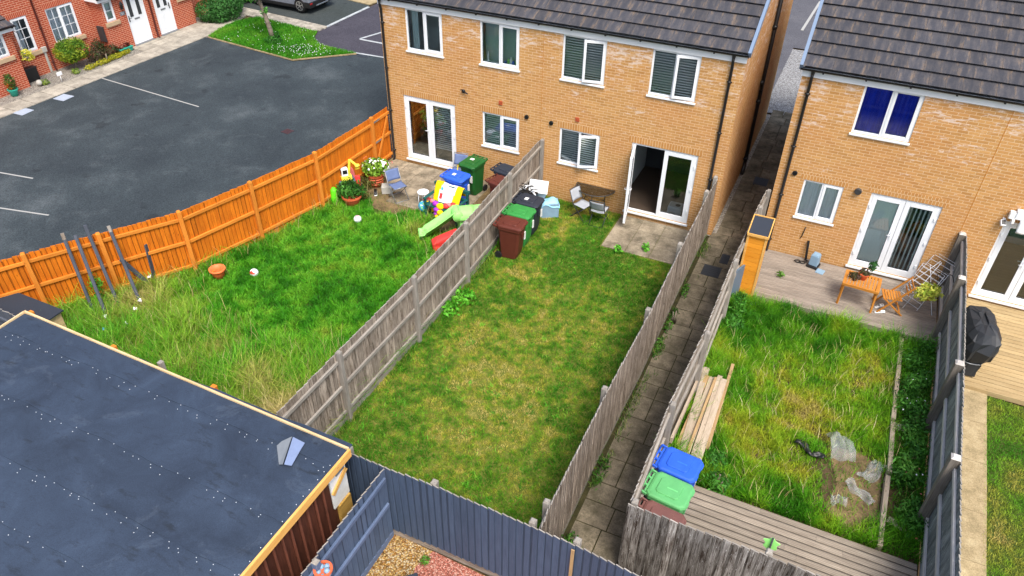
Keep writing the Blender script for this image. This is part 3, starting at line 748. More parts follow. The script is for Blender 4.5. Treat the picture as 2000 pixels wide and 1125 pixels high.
for i in range(12):
    a = i / 11; c = Vector((-14.0 - .9 * a, 6.9 + 3.0 * a, 0)); dd = Vector((-.25, 1, 0)).normalized(); nn = Vector((dd.y, -dd.x, 0))
    m.t = random.uniform(-.12, .12); q = [c - dd * .135 - nn * .48, c - dd * .135 + nn * .48, c + dd * .135 + nn * .48, c + dd * .135 - nn * .48]
    m.prism([(v.x, v.y) for v in q], -.04, .015 + .002 * (i % 3))
struct('curved_path', m, 'pavement_slab')
sheet_poly([(-18, -8), (-14.95, -8), (-14.35, 3.6), (-14.5, 9.5), (-18, 9.5)], -.02, 'front_bed', 'grey_gravel')
VERGE = [(-13.62, 6.18), (-8.5, 5.6), (-6.55, 7.42), (-8.2, 7.5), (-8.75, 7.72), (-9.35, 8.2), (-9.7, 8.9), (-13.5, 9.35), (-14.0, 8.4), (-13.9, 7.2)]
m = MB(); m.prism(VERGE, -.05, .02)
k = N('soil_green'); v = k.uv(obj=True); k.done(k.ramp(k.noise(v, 6, 5), [(.3, lin('33401a')), (.6, lin('465426')), (.8, lin('6a6540'))]), .95, .05)
struct('verge_lawn', m, 'soil_green')
m = MB(); e = VERGE
for a, b in ((0, 1), (1, 2)): m.beam((*e[a], .0), (*e[b], .0), .045, .05)
struct('verge_edging', m, 'concrete_edge')
# gardens
LAWN_L = [(-.02, -.6), (5.3, -.6), (5.3, -12.1), (-3.2, -12.1), (-2.9, -10.5), (-2.1, -9.15), (-1.15, -7.6), (-.6, -5.7), (-.12, -3.6)]
sheet_poly(LAWN_L, .0, 'left_lawn_soil', 'soil_green'); LAWN_M = [(5.34, -.05), (10.28, -.05), (10.28, -11.93), (5.34, -11.93)]
k = N('dry_turf'); v = k.uv(obj=True); k.done(k.ramp(k.noise(v, 5, 6, .7), [(.3, lin('46561e')), (.55, lin('646a2e')), (.78, lin('8a8448'))]), .95, .05)
sheet_poly(LAWN_M, .0, 'middle_lawn_soil', 'dry_turf')
LAWN_R = [(11.5, -2.35), (16.15, -2.45), (16.0, -8.72), (11.45, -8.72)]
sheet_poly([(11.45, .0), (16.2, .0), (15.95, -10.9), (11.4, -10.9)], .0, 'right_garden_soil', 'soil')
sheet_poly([(14.3, -6.6), (14.9, -6.45), (15.3, -6.8), (15.32, -8.3), (14.9, -8.5), (14.4, -8.2), (14.55, -7.5)], .006, 'bare_soil', 'dry_soil')
sheet_poly([(16.25, -3.6), (30, -4.2), (30, -16), (15.9, -16)], .0, 'far_lawn_soil', 'soil_green')
FAR = [(17.2, -3.66), (19.5, -3.75), (19.5, -10), (16.95, -10), (17.15, -5)]
# patios
def slab_grid(name, x0, y0, nx, ny, sx, sy, z, mat, skip=(), jit=.004, gap=.010, rag=0):
    m = MB()
    for i in range(nx):
        for j in range(ny):
            if (i, j) in skip: continue
            m.t = random.uniform(-.13, .13); a, b = x0 + i * sx, y0 - (j + 1) * sy; h = z + random.uniform(-jit, jit)
            m.box(a, a + sx - gap, b, b + sy - gap, -.05, h)
    return struct(name, m, mat, bevel=.004)
slab_grid('middle_patio', 7.84, -.06, 3, 3, .665, .6, .02, 'patio_slab')
slab_grid('left_patio', .1, -.05, 6, 4, .6, .6, .02, 'patio_slab', skip=((0, 3), (1, 3), (5, 3), (0, 2)))
sheet_poly([(-.05, -.0), (4.9, -.0), (5.25, -.05), (5.25, -2.6), (3.7, -3.1), (2.3, -3.0), (.9, -2.9), (-.05, -2.6)], .006, 'bare_earth', 'dry_soil')
sheet_poly([(10.3, -11.95), (11.45, -11.95), (11.6, 0), (10.3, 0)], .002, 'passage_soil', 'moss_soil')
# passage between the houses and along the gardens
m = MB(); y = -11.85; 
while y < 9.2:
    h = random.uniform(.42, .68); xw = 10.40 + .0; cut = random.choice((.42, .5, .58))
    xl = xw + (.0 if y < 0 else .14)
    for a, b in ((xl, xl + cut), (xl + cut, 11.36 if y < 0 else 11.6)):
        m.t = random.uniform(-.2, .16); q = random.uniform(-.006, .006)
        m.add([(a, y, -.05), (b - .022, y, -.05), (b - .022, y + h - .022, -.05), (a, y + h - .022, -.05), (a, y, .012 + q), (b - .022, y, .012 - q), (b - .022, y + h - .022, .014 - q), (a, y + h - .022, .013 + q)],
              [(4, 5, 6, 7), (0, 1, 5, 4), (1, 2, 6, 5), (2, 3, 7, 6), (3, 0, 4, 7)])
    y += h
struct('passage_path', m, 'path_slab')
m = MB(); m.quad((10.3, -.05, .004), (10.62, -.05, .004), (10.62, 9, .004), (10.3, 9, .004)); struct('gable_gravel', m, 'grey_gravel')
sheet_poly([(10.2, 9.2), (11.9, 9.2), (11.9, 16.6), (10.2, 16.6)], -.004, 'pale_gravel', 'pale_chippings')
sheet_poly([(-9, 16.8), (40, 16.8), (40, 40), (-9, 40)], -.008, 'road', 'road')
sheet_poly([(11.9, 8.6), (40, 8.6), (40, 16.8), (11.9, 16.8)], -.012, 'far_drive', 'tarmac_mauve'); sheet_poly([(.2, 8.6), (10.2, 8.6), (10.2, 16.8), (.2, 16.8)], -.009, 'front_drive', 'road')
m = MB(); m.beam((10.2, 19.4, 0), (10.4, 24.6, 0), .12, .02); struct('road_line', m, 'line_paint')
for (x, y, w_, h_, mt, lab, rz) in [(10.83, -1.72, .46, .5, 'manhole_iron', 'dark square cover in the passage beside the lean posts, nearest the camera', 0), (11.03, -1.02, .22, .46, 'manhole_iron', 'small dark cover half hidden by the passage fence', 0), (11.12, 3.72, .42, .5, 'manhole_iron', 'dark square cover between the two brick gables', 0),
                             (-13.86, -2.85, .55, .5, 'manhole_pale', 'pale square cover on the tarmac, nearer the teal pot', .05), (-13.62, -1.33, .52, .5, 'manhole_pale', 'pale square cover on the tarmac, nearer the hedge', .05)]:
    m = MB(); ring_ = lambda s: None
    m.T = TR(x, y, 0, rz)
    m.box(-w_ / 2, w_ / 2, -h_ / 2, h_ / 2, -.04, .022 if mt == 'manhole_iron' else .0); m.box(-w_ / 2 + .035, w_ / 2 - .035, -h_ / 2 + .035, h_ / 2 - .035, 0, .027 if mt == 'manhole_iron' else .006)
    for i in range(5): m.box(-w_ / 2 + .06, w_ / 2 - .06, -h_ / 2 + .07 + i * (h_ - .16) / 4, -h_ / 2 + .085 + i * (h_ - .16) / 4, 0, .031 if mt == 'manhole_iron' else .009)
    single('manhole_cover', m, mt, lab, 'manhole cover', (x, y, 0), group='manhole covers', bevel=.003)
m = MB(); m.T = TR(-4.33, .07, 0, -.12); m.box(-.18, .18, -.17, .17, -.05, -.002)
m.m = 1
for i in range(6): m.box(-.16, .16, -.15 + i * .052, -.125 + i * .052, -.002, .002)
single('drain_grate', m, ['dark_metal', 'maroon_pipe'], 'rusty iron drain grate set in the open tarmac', 'drain', (-4.33, .07, 0))
m = MB(); m.T = TR(-6.15, 7.3, 0, .06); m.box(-.26, .26, -.13, .13, -.05, -.002); m.m = 1
for i in range(7): m.box(-.22 + i * .064, -.19 + i * .064, -.1, .1, -.002, .002)
single('drain_grate', m, ['dark_metal', 'black_plastic'], 'dark drain grate at the tip of the grass verge', 'drain', (-6.15, 7.3, 0))
# ------------------------------------------------------------------ fences
def fence(name, label, posts, side, bm, pm, rm, H=1.8, rails=(.28, .95, 1.6), bw=.105, post_up=.03, cat='fence', group=None, gb=True, jit=.012, skip_posts=(), rail_face=1, off_posts=1, tones=.22, shift=0.0, lean=0.0, top='pale_grey_wood', pw=.1):
    """posts: ground points; side=+1 puts posts and rails to the right of the run, -1 to the left. boards stand on the other side"""
    o = Vector((*posts[0], 0)); f = thing(name, label, cat, o, group=group); Z = Vector((0, 0, 1))
    for k, (p, q) in enumerate(zip(posts, posts[1:])):
        a, b = Vector((*p, 0)) - o, Vector((*q, 0)) - o; d = (b - a); L = d.length; d /= L; n = Vector((d.y, -d.x, 0)) * side
        m = MB(); nb = max(1, int(L / bw)); st = L / nb
        for i in range(nb):
            c = a + d * (st * (i + .5)) - n * .012; m.t = random.gauss(0, tones * .5); h = H + random.uniform(-jit, jit)
            tw = random.uniform(-.004, .004)
            m.beam(c + Z * .14 if gb else c + Z * .03, c + Z * h + n * (tw + lean) , st - .009, .018, up=n + d * .16)
            if top: s0 = m.t; m.m = 1; m.beam(c + Z * h + n * (tw + lean), c + Z * (h + .005) + n * (tw + lean), st - .009, .018, up=n + d * .16); m.m = 0; m.t = s0
        m.t = -.5; m.beam((a + b) / 2 + Z * (.14 if gb else .03) - n * .012, (a + b) / 2 + Z * (H - .04) - n * .012, L, .005, up=n)  # backing sheet in the gaps, their shadow lines put into its darker tone
        m.build('board_panel', [bm, top or bm], f)
        m = MB()
        if gb: m.t = random.uniform(-.15, .1); m.beam(a + Z * .07 - n * .006, b + Z * .07 - n * .006, .022, .15, up=Z); m.build('gravel_board', rm, f)
        for z in rails:
            m = MB(); m.t = random.uniform(-.12, .12); s = n * (.022 if rail_face else .02)
            m.beam(a + d * .05 + Z * z + s, b - d * .05 + Z * (z + random.uniform(-.012, .012)) + s, .045, .085, up=Z, c=.006); m.build('rail', rm, f)
    for k, p in enumerate(posts):
        if k in skip_posts: continue
        a = Vector((*p, 0)) - o; q = Vector((*posts[min(k + 1, len(posts) - 1)], 0)) - o - a if k < len(posts) - 1 else a - (Vector((*posts[k - 1], 0)) - o)
        d = q.normalized(); n = Vector((d.y, -d.x, 0)) * side
        m = MB(); m.t = random.uniform(-.15, .15); c = a + n * ((pw / 2 + .002) * off_posts)
        hh = H + post_up + random.uniform(-.02, .02)
        m.beam(c, c + Z * hh, pw, pw, up=n, c=.006)
        m.m = 1; m.beam(c + Z * hh, c + Z * (hh + .03), pw, pw, up=n, taper=.6)
        m.build('post', [pm, 'orange_rail' if 'orange' in pm else 'pale_grey_wood' if 'pale' in pm else 'silver_wood'], f)
    return f
fence('wooden_fence', 'bright orange stained fence with dark poles leaning on it, beside the car park', OF[1:], -1, 'orange_stain', 'orange_rail', 'orange_rail', rails=(.25, .95, 1.6), tones=.16, top=None)
# its gate
G = thing('garden_gate', 'orange stained boarded gate with a diagonal brace, against the brick house corner', 'gate', (.02, -1.0, 0))
m = MB()
for i in range(9): m.t = random.gauss(0, .08); m.beam((-.02, .05 + i * .103, .08), (-.02, .05 + i * .103, 1.8), .108, .016, up=(1, .1, 0))
m.build('board_panel', 'orange_stain', G)
for z in (.22, .95, 1.62): m = MB(); m.beam((.01, .02, z), (.01, .93, z), .04, .09, c=.005); m.build('rail', 'orange_rail', G)
m = MB(); m.beam((.03, .1, .3), (.03, .82, 1.55), .03, .085, up=(0, -1, .6), c=.004); m.build('brace', 'orange_rail', G)
for z in (1.62, .95): m = MB(); m.box(.03, .036, .02, .4, z - .025, z + .025); m.tube([(.03, .0, z - .05), (.03, .0, z + .05)], .014, 8); m.build('hinge', 'metal_grey', G)
m = MB(); m.box(.02, .035, .86, .9, 1.05, 1.12); m.tube([(.03, .88, 1.08), (.07, .88, 1.08), (.07, .83, 1.08)], .01, 6); m.build('latch', 'black_plastic', G)
fence('wooden_fence', 'weathered grey-brown fence between the two house gardens, behind the wheelie bins', [(5.2, -.06), (5.25, -2.35), (5.33, -4.98), (5.36, -7.41), (5.33, -10.1), (5.33, -11.92)], -1, 'grey_wood', 'pale_grey_wood', 'pale_grey_wood', tones=.3)
fence('wooden_fence', 'weathered silver fence with boards facing the passage, edging the mown lawn', [(10.3, -.06), (10.27, -.95), (10.28, -3.58), (10.32, -6.23), (10.28, -8.79), (10.3, -11.5), (10.33, -11.93)], 1, 'grey_wood', 'pale_grey_wood', 'pale_grey_wood', tones=.34, skip_posts=(6,), jit=.03, bw=.098)
fence('wooden_fence', 'weathered grey fence with rails showing, along the overgrown garden side of the passage', [(11.6, -.15), (11.56, -1.08), (11.49, -3.72), (11.49, -6.43), (11.4, -8.64), (11.42, -10.9)], -1, 'grey_wood', 'pale_grey_wood', 'pale_grey_wood', tones=.3, jit=.03, bw=.098)
fence('wooden_fence', 'blotchy brown weathered fence of wide boards in front of the lower decking', [(11.38, -10.97), (13.5, -10.95), (16.0, -10.98)], -1, 'brown_weathered', 'pale_grey_wood', 'pale_grey_wood', tones=.4, bw=.128, skip_posts=(0,), gb=False)
fence('wooden_fence', 'dark grey weathered fence with sloping posts, between both decked gardens', [(16.24, -.2), (16.2, -2.2), (16.12, -5.25), (16.04, -7.8), (15.98, -11.0)], 1, 'dark_weathered', 'post_dark', 'silver_wood', tones=.3, rails=(.3, .95, 1.62), pw=.15)  # paler rails and darker posts put light and shade into the wood colours
fence('navy_fence', 'dark navy painted fence along the foot of the mown lawn', [(5.38, -11.98), (6.9, -11.98), (7.62, -11.98), (8.5, -11.96), (10.2, -11.97), (10.92, -11.99), (11.8, -12.06), (13.6, -12.1)], -1, 'navy_paint', 'pale_grey_wood', 'grey_wood', tones=.1, bw=.118, skip_posts=(0, 2, 6))
fence('navy_fence', 'dark navy painted side fence with two rails, leaving the corner by the gravel', [(7.64, -12.02), (7.63, -13.86), (7.62, -15.9)], -1, 'navy_paint', 'navy_paint_pale', 'navy_paint_pale', tones=.1, rails=(.95, 1.6), bw=.12, skip_posts=(0,))
m = MB(); m.beam((10.9, -12.05, .0), (10.9, -12.05, 1.74), .05, .02, up=(0, 1, 0)); single('timber_strip', m, 'plank_tan', 'bare brown timber strip nailed up the navy fence', 'timber strip', (10.9, -12.05, 0))
fence('slate_fence', 'dark slate painted fence with rails facing out, beyond the shed corner at the far left', [(-6.2, -11.9), (-3.3, -11.95), (-.3, -12.0)], 1, 'charcoal_stain', 'charcoal_stain', 'charcoal_stain', tones=.14, rails=(.3, .95, 1.55))
# ------------------------------------------------------------------ felt-roofed shed
SH = thing('garden_shed', 'large shed with flat charcoal felt roof, orange edging and dark ribbed side', 'shed', (3.5, -14.8, 0))
ox = Vector((3.5, -14.8, 0))
ZR = 2.3
def sp(x, y, z): return Vector((x, y, z)) - ox
m = MB(); x0, x1 = -.27, 7.2; ys = [-12.16, -12.62, -13.72, -14.62, -15.42, -16.4, -17.6]
for i, (a, b) in enumerate(zip(ys, ys[1:])):
    m.t = random.uniform(-.05, .05); lift = .004 * (i % 2)
    nx = 40
    for j in range(nx):
        u0, u1 = x0 + (x1 - x0) * j / nx, x0 + (x1 - x0) * (j + 1) / nx
        ly = lambda x: .012 * math.sin(x * 3.1 + i * 2) + .008 * math.sin(x * 7.3 + i)
        z_ = lambda x, e: ZR + .009 * e + .003 * math.sin(x * 5 + i * 3)
        m.add([sp(u0, b + ly(u0) - .05, z_(u0, 1)), sp(u1, b + ly(u1) - .05, z_(u1, 1)), sp(u1, a + ly(u1), z_(u1, 0)), sp(u0, a + ly(u0), z_(u0, 0)),
               sp(u0, b + ly(u0) - .05, ZR - .01), sp(u1, b + ly(u1) - .05, ZR - .01)], [(0, 1, 2, 3), (4, 5, 1, 0)])
m.m = 1; m.t = 0
for r_, (ya, yb, xa, xb, sp_) in enumerate([(-12.72, -12.74, .1, 7.1, .17), (-13.8, -13.82, .2, 7.1, .15), (-14.7, -14.72, .6, 7.1, .17), (-15.5, -15.5, 1.4, 7.1, .2), (-16.4, -16.4, 3, 7, .2)]):
    x = xa
    while x < xb:
        for dy in (.0, -.07) if random.random() < .55 else (.0,):
            px, py = x + random.uniform(-.05, .05), ya + dy + random.uniform(-.035, .035)
            m.lathe([(.001, ZR + .022), (.0055, ZR + .0215), (.007, ZR + .015)], Vector((px, py, 0)) - Vector((ox.x, ox.y, 0)), 6)
        x += sp_ * random.uniform(.8, 2.1)
y = -12.25
while y > -17.4: m.lathe([(.001, ZR + .022), (.006, ZR + .0215), (.008, ZR + .015)], sp(7.13 + random.uniform(-.015, .015), y, 0), 6); y -= random.uniform(.13, .24)
k = N('nail_head'); k.done(lin('c4cad2'), .4, .5)
k = N('roof_felt'); v = k.uv(obj=True); n1 = k.noise(v, .9, 6, .65, .8); n2 = k.noise(v, 70, 3, .75); n3 = k.noise(k.uv((1, 3.5, 1), True), 1.6, 6, .75)
c_ = k.ramp(n1, [(.3, lin('252f3e')), (.55, lin('303c4d')), (.75, lin('3b485b'))]); c_ = k.mix(k.ramp(n3, [(.56, (0, 0, 0)), (.70, (.8, .8, .8))]), c_, lin('1e242c'))
n5 = k.noise(k.uv((.8, .8, 1), True), 1.3, 5, .7, 1.2); c_ = k.mix(k.ramp(n5, [(.60, (0, 0, 0)), (.66, (.10, .10, .10)), (.70, (.0, .0, .0))]), c_, lin('6d7886'))
c_ = k.mix(.55, c_, k.ramp(n2, [(.3, (.5, .5, .5)), (.68, (1.3, 1.3, 1.3))]), 'MULTIPLY'); k.bump(n2, .3, .004); k.done(k.tone(c_), .78, .3)
m.build('felt_roof', ['roof_felt', 'nail_head'], SH)
m = MB(); m.beam(sp(x0 - .03, -12.145, ZR - .01), sp(x1 + .0, -12.27, ZR - .01), .035, .09); m.build('back_edging', 'cream_timber', SH)
m = MB(); m.beam(sp(x0 - .02, -12.15, ZR - .01), sp(x0 + .05, -17.6, ZR - .01), .035, .09); m.build('left_edging', 'cream_timber', SH)
m = MB(); m.beam(sp(7.22, -12.27, ZR - .055), sp(7.15, -17.6, ZR - .055), .042, .15); m.build('side_fascia', 'new_timber', SH)
m = MB(); y = -12.72                              # ribbed rust brown side
while y > -17.4:
    m.t = random.uniform(-.25, .25); xx = 7.08 + .0
    m.add([sp(xx, y, .05), sp(xx, y - .15, .05), sp(xx, y - .15, ZR - .1), sp(xx, y, ZR - .1)], [(0, 1, 2, 3)], [[(0, y), (0, y - .15), (2.2, y - .15), (2.2, y)]])
    m.t = .8; m.beam(sp(xx + .02, y - .17, .05), sp(xx + .02, y - .17, ZR - .1), .04, .05, up=(1, 0, 0), c=.012); y -= .19
m.build('ribbed_cladding', 'rust_cladding', SH)
m = MB(); m.box(x0 + .05 - ox.x, 7.05 - ox.x, -17.4 - ox.y, -12.3 - ox.y, .0, ZR - .02); m.build('wall', 'rust_cladding', SH)
m = MB(); m.box(7.06 - ox.x, 7.09 - ox.x, -12.7 - ox.y, -12.3 - ox.y, 1.25, ZR - .12)
m.m = 1; m.beam(sp(7.11, -12.7, 1.62), sp(7.11, -12.31, 1.86), .03, .08); m.m = 2; m.box(7.1 - ox.x, 7.12 - ox.x, -12.56 - ox.y, -12.36 - ox.y, 1.92, 2.2)
m.build('insulation_panel', ['white_trim', 'new_timber', 'felt_grey'], SH)
m = MB(); m.box(7.06 - ox.x, 7.12 - ox.x, -12.62 - ox.y, -12.32 - ox.y, .05, 1.24); m.build('corner_board', 'osb', SH)
for x, z in ((-.43, 2.15), (1.76, 2.11), (4.16, 2.12)):
    m = MB(); m.beam(sp(x, -12.0, 0), sp(x, -12.0, z), .1, .1, c=.006); m.build('back_post', 'orange_rail', SH)
m = MB(); m.beam((2.89, -11.95, 0), (2.89, -11.95, 2.14), .09, .09, c=.006); single('fence_post', m, 'pale_grey_wood', 'grey post end showing above the back edge of the shed roof', 'post', (2.89, -11.95, 0))
# offcuts of felt lying folded on the roof
m = MB()
def flap(p, h): m.add([(x, y, ZR + .03 + z) for x, y, z in p] + [(x, y, ZR + .022 + z) for x, y, z in p], [(0, 1, 2, 3, 4), (9, 8, 7, 6, 5)] + [(i, 5 + i, 5 + (i + 1) % 5, (i + 1) % 5) for i in range(5)])
m = MB(); flap([(6.18, -12.72, .02), (6.44, -12.99, .01), (6.52, -12.99, .05), (6.31, -12.5, .07), (6.2, -12.62, .03)], 0); single('felt_offcut', m, 'felt_grey', 'grey half of the folded felt offcut lying on the shed roof', 'felt offcut', (6.35, -12.8, ZR))
m = MB(); flap([(6.33, -12.5, .07), (6.54, -12.98, .05), (6.63, -12.93, .01), (6.56, -12.62, .015), (6.53, -12.48, .01)], 0); single('felt_offcut', m, 'felt_blue', 'pale blue half of the folded felt offcut lying on the shed roof', 'felt offcut', (6.5, -12.75, ZR))
# low store with a felt lid in the corner behind the shed
B_ = thing('storage_box', 'low cream storage box with dark felt lid in the fence corner behind the shed', 'storage box', (-2.4, -11.1, 0))
m = MB(); m.T = TR(0, 0, 0, .03); m.beam((-1.1, -.0, .93), (.75, .0, .86), .62, .03, c=.004); m.build('felt_lid', 'felt', B_)
m = MB(); m.T = TR(0, 0, 0, .03); m.box(-1.05, .68, -.26, .26, .0, .84); m.build('body', 'cream_timber', B_)
# poles and boards resting on the orange fence
def pole(p, q, r_, lab, mats, name='wooden_pole', cat='pole', grp='dark poles leaning on the orange fence'):
    m = MB(); p, q = Vector(p), Vector(q); m.beam(p, p + (q - p) * .93, r_, r_, c=r_ * .22); m.m = 1; m.beam(p + (q - p) * .93, q, r_, r_, c=r_ * .22)
    single(name, m, mats, lab, cat, p, group=grp)
cs = 'charcoal_stain'
pole((-1.93, -10.01, 0), (-2.45, -9.68, 2.03), .075, 'long dark pole with a brown tip, leftmost of those leaning on the orange fence', [cs, 'grey_wood'])
pole((-1.4, -10.07, 0), (-2.3, -9.50, 1.92), .075, 'long dark pole second from left on the orange fence, a white flower at its foot', [cs, cs])
pole((-1.59, -9.57, 0), (-2.13, -9.30, 2.12), .075, 'long dark pole third from left, its tip standing highest above the orange fence', [cs, cs])
pole((-1.15, -9.31, 0), (-1.93, -8.90, 1.93), .075, 'long dark pole with a pale grey tip, rightmost of the four long leaning ones', [cs, 'pale_grey_wood'])
m = MB(); m.beam((-1.6, -8.46, 0), (-1.58, -8.38, 1.2), .11, .03, up=(1, .3, 0)); single('board', m, cs, 'short dark board standing upright against the orange fence', 'board', (-1.6, -8.46, 0))
m = MB(); m.beam((-1.56, -8.6, .05), (-1.88, -8.93, 1.02), .1, .03, up=(1, -.6, 0)); single('board', m, cs, 'short dark board slanting against the orange fence behind a pole', 'board', (-1.56, -8.6, 0))
# ------------------------------------------------------------------ decks, shed cupboard, planks, edging
def deck(name, label, x0, x1, y0, y1, z, bw, mat, grooves=0, gap=.006, tone_=.14):
    D = thing(name, label, 'decking', ((x0 + x1) / 2, (y0 + y1) / 2, 0)); o = Vector(D.location); y = y0; m = MB()
    while y < y1 - .02:
        e = min(y + bw, y1) ; x = x0
        while x < x1 - .01:
            f_ = min(x1, x + random.uniform(1.6, 3.6)); f_ = x1 if x1 - f_ < .6 else f_; m.t = random.uniform(-tone_, tone_); h = z + random.uniform(-.002, .002)
            a0 = Vector((x, (y + e) / 2, h - .014)) - o; a1 = Vector((f_ - .003, (y + e) / 2, h - .014)) - o
            m.beam(a0, a1, e - y - gap, .028, c=.004)
            for g in range(grooves):
                yy = y + (e - y) * (g + 1) / (grooves + 1); s_ = m.t; m.t = -.55; m.quad((x - o.x, yy - .003 - o.y, h + .0012), (f_ - .003 - o.x, yy - .003 - o.y, h + .0012), (f_ - .003 - o.x, yy + .003 - o.y, h + .0012), (x - o.x, yy + .003 - o.y, h + .0012)); m.t = s_
            x = f_
        y += bw
    m.build('boards', mat, D); m = MB(); m.box(x0 + .03 - o.x, x1 - .03 - o.x, y0 + .02 - o.y, y1 - .02 - o.y, .0, z - .032); m.build('dark_infill', 'dark_metal', D)  # solid dark block below the boards, shade of the gaps put into its colour
    m = MB(); m.beam(Vector((x0, y0 - .014, z - .06)) - o, Vector((x1, y0 - .014, z - .06)) - o, .026, .12); m.build('edge_board', mat, D)
deck('timber_decking', 'pale grey weathered decking under the wooden table and chair', 11.66, 16.16, -2.36, -.18, .12, .118, 'deck_grey', 1, gap=.010)
deck('timber_decking', 'brown-grey decking behind the lower fence, with three wheelie bins at one end', 11.47, 15.95, -10.86, -8.72, .1, .142, 'deck_brown', 3, gap=.028)
deck('timber_decking', 'fresh honey coloured decking under the covered barbecue', 16.3, 20.5, -3.6, -.18, .12, .14, 'deck_fresh', 0, gap=.018, tone_=.12)
m = MB(); y = -3.62
for h in (1.0, 1.15, 1.3, 1.15, 1.2, 1.2, 1.2, 1.2): m.t = random.uniform(-.1, .1); a_ = 17.2 - .035 * (-3.6 - y); m.add([(16.2, y - h + .012, .03), (a_ - .04, y - h + .012, .03), (a_, y, .035), (16.25, y, .03), (16.2, y - h + .012, -.04), (a_ - .04, y - h + .012, -.04)], [(0, 1, 2, 3), (4, 5, 1, 0), (1, 5, 2)]); y -= h
struct('concrete_path', m, 'concrete_edge')
C_ = thing('storage_cupboard', 'tall narrow orange timber cupboard with a felt top against the passage fence', 'cupboard', (11.8, -2.28, .12))
m = MB(); m.T = TR(0, 0, 0, 0)
for i in range(14): m.t = random.uniform(-.08, .08); z = .03 + i * .128; m.box(-.21, .2, -.33, -.31, z, z + .122); m.box(.19, .21, -.31, .31, z, z + .122); m.box(-.22, -.2, -.31, .31, z, z + .122)
m.box(-.2, .19, .3, .32, .03, 1.8); m.build('body', 'store_timber', C_)
m = MB()
for x in (-.21, .2): m.box(x - .025, x + .025, -.345, -.3, 0, 1.82)
m.build('corner_trim', 'new_timber', C_)
m = MB(); m.add([(-.22, -.36, 1.79), (.23, -.36, 1.79), (.23, .34, 1.9), (-.22, .34, 1.9), (-.22, -.36, 1.82), (.23, -.36, 1.82), (.23, .34, 1.93), (-.22, .34, 1.93)], [(3, 2, 1, 0), (4, 5, 6, 7), (0, 1, 5, 4), (1, 2, 6, 5), (2, 3, 7, 6), (3, 0, 4, 7)]); m.build('felt_top', 'felt', C_)
m = MB()
for a, b in (((-.24, -.37), (.25, -.37)), ((.24, -.36), (.24, .35)), ((-.235, -.36), (-.235, .35)), ((-.24, .35), (.25, .35))):
    za, zb = (1.80 + (a[1] + .36) * .157, 1.80 + (b[1] + .36) * .157); m.beam((*a, za + .01), (*b, zb + .01), .025, .06)
m.build('top_trim', 'new_timber', C_)
m = MB(); m.T = TR(11.62, -2.72, .0, R(70), 0, 0); m.box(-.35, .3, -.02, .02, 0, 1.05); single('board', m, 'panel_slate', 'blue-grey board leaning on the orange cupboard', 'board', (11.72, -2.86, 0))
pl = [((11.62, -8.1), (11.68, -5.95), .09, .06, 'plank_tan'), ((11.72, -8.2), (11.62, -5.7), .12, .1, 'plank_grey'), ((11.80, -8.3), (11.80, -5.9), .15, .05, 'plank_grey'), ((11.83, -8.15), (11.86, -5.95), .05, .11, 'plank_tan'), ((11.95, -8.4), (11.93, -5.8), .1, .06, 'plank_grey'), ((12.06, -8.4), (12.03, -5.88), .13, .07, 'plank_grey'), ((12.15, -7.9), (12.1, -5.3), .07, .04, 'plank_tan')]
dl = ['tan square plank nearest the passage fence in the timber pile', 'thick grey plank second from the fence in the timber pile', 'wide flat grey plank in the middle of the timber pile', 'tan plank on edge in the middle of the timber pile', 'narrow grey plank right of the middle in the timber pile', 'wide grey plank at the right of the timber pile', 'greenish tan batten lying apart at the right of the timber pile']
for i, (a, b, w_, z, mt) in enumerate(pl):
    m = MB(); m.t = random.uniform(-.1, .1); z += .16; m.beam((*a, z), (*b, z + random.uniform(0, .03)), w_, .06 if i not in (3, 0) else .09, c=.004); single('timber_plank', m, mt, dl[i], 'plank', (*a, 0), group='planks stacked by the passage fence')
m = MB(); m.beam((11.5, -8.3, .55), (11.56, -6.0, .45), .05, .14, up=(0, 0, 1)); single('timber_plank', m, 'plank_grey', 'grey board on edge wedged against the passage fence above the pile', 'plank', (11.5, -8.3, .5))
ed = [((15.43, -2.62), (15.39, -5.4)), ((15.39, -5.5), (15.4, -6.9)), ((15.38, -7.0), (15.34, -8.68))]
for i, (a, b) in enumerate(ed):
    m = MB(); m.beam((*a, .1), (*b, .1), .085, .14, c=.004); single('bed_edging_board', m, 'plank_grey', ['long grey edging board by the weedy bed, nearest the house', 'grey edging board between the weedy bed and the torn plastic sheet', 'grey edging board by the weedy bed, ending at the lower decking'][i], 'edging board', (*a, 0), group='boards edging the weedy bed')
m = MB(); m.beam((15.4, -5.5, .06), (15.85, -5.5, .06), .2, .04); single('timber_plank', m, 'plank_grey', 'short grey plank lying across the weedy bed', 'plank', (15.6, -5.5, 0))
m = MB(); m.beam((15.45, -7.95, .06), (16.0, -8.15, .06), .14, .04); single('timber_plank', m, 'plank_grey', 'short plank in the weedy bed beside the lower decking', 'plank', (15.7, -8.05, 0))
m = MB(); m.T = TR(12.08, -2.72, .07, .2); m.box(-.13, .13, -.09, .09, 0, .05); single('slab_offcut', m, 'felt_blue', 'pale blue-grey slab offcut in the grass at the deck edge', 'slab', (12.08, -2.72, 0), bevel=.006)
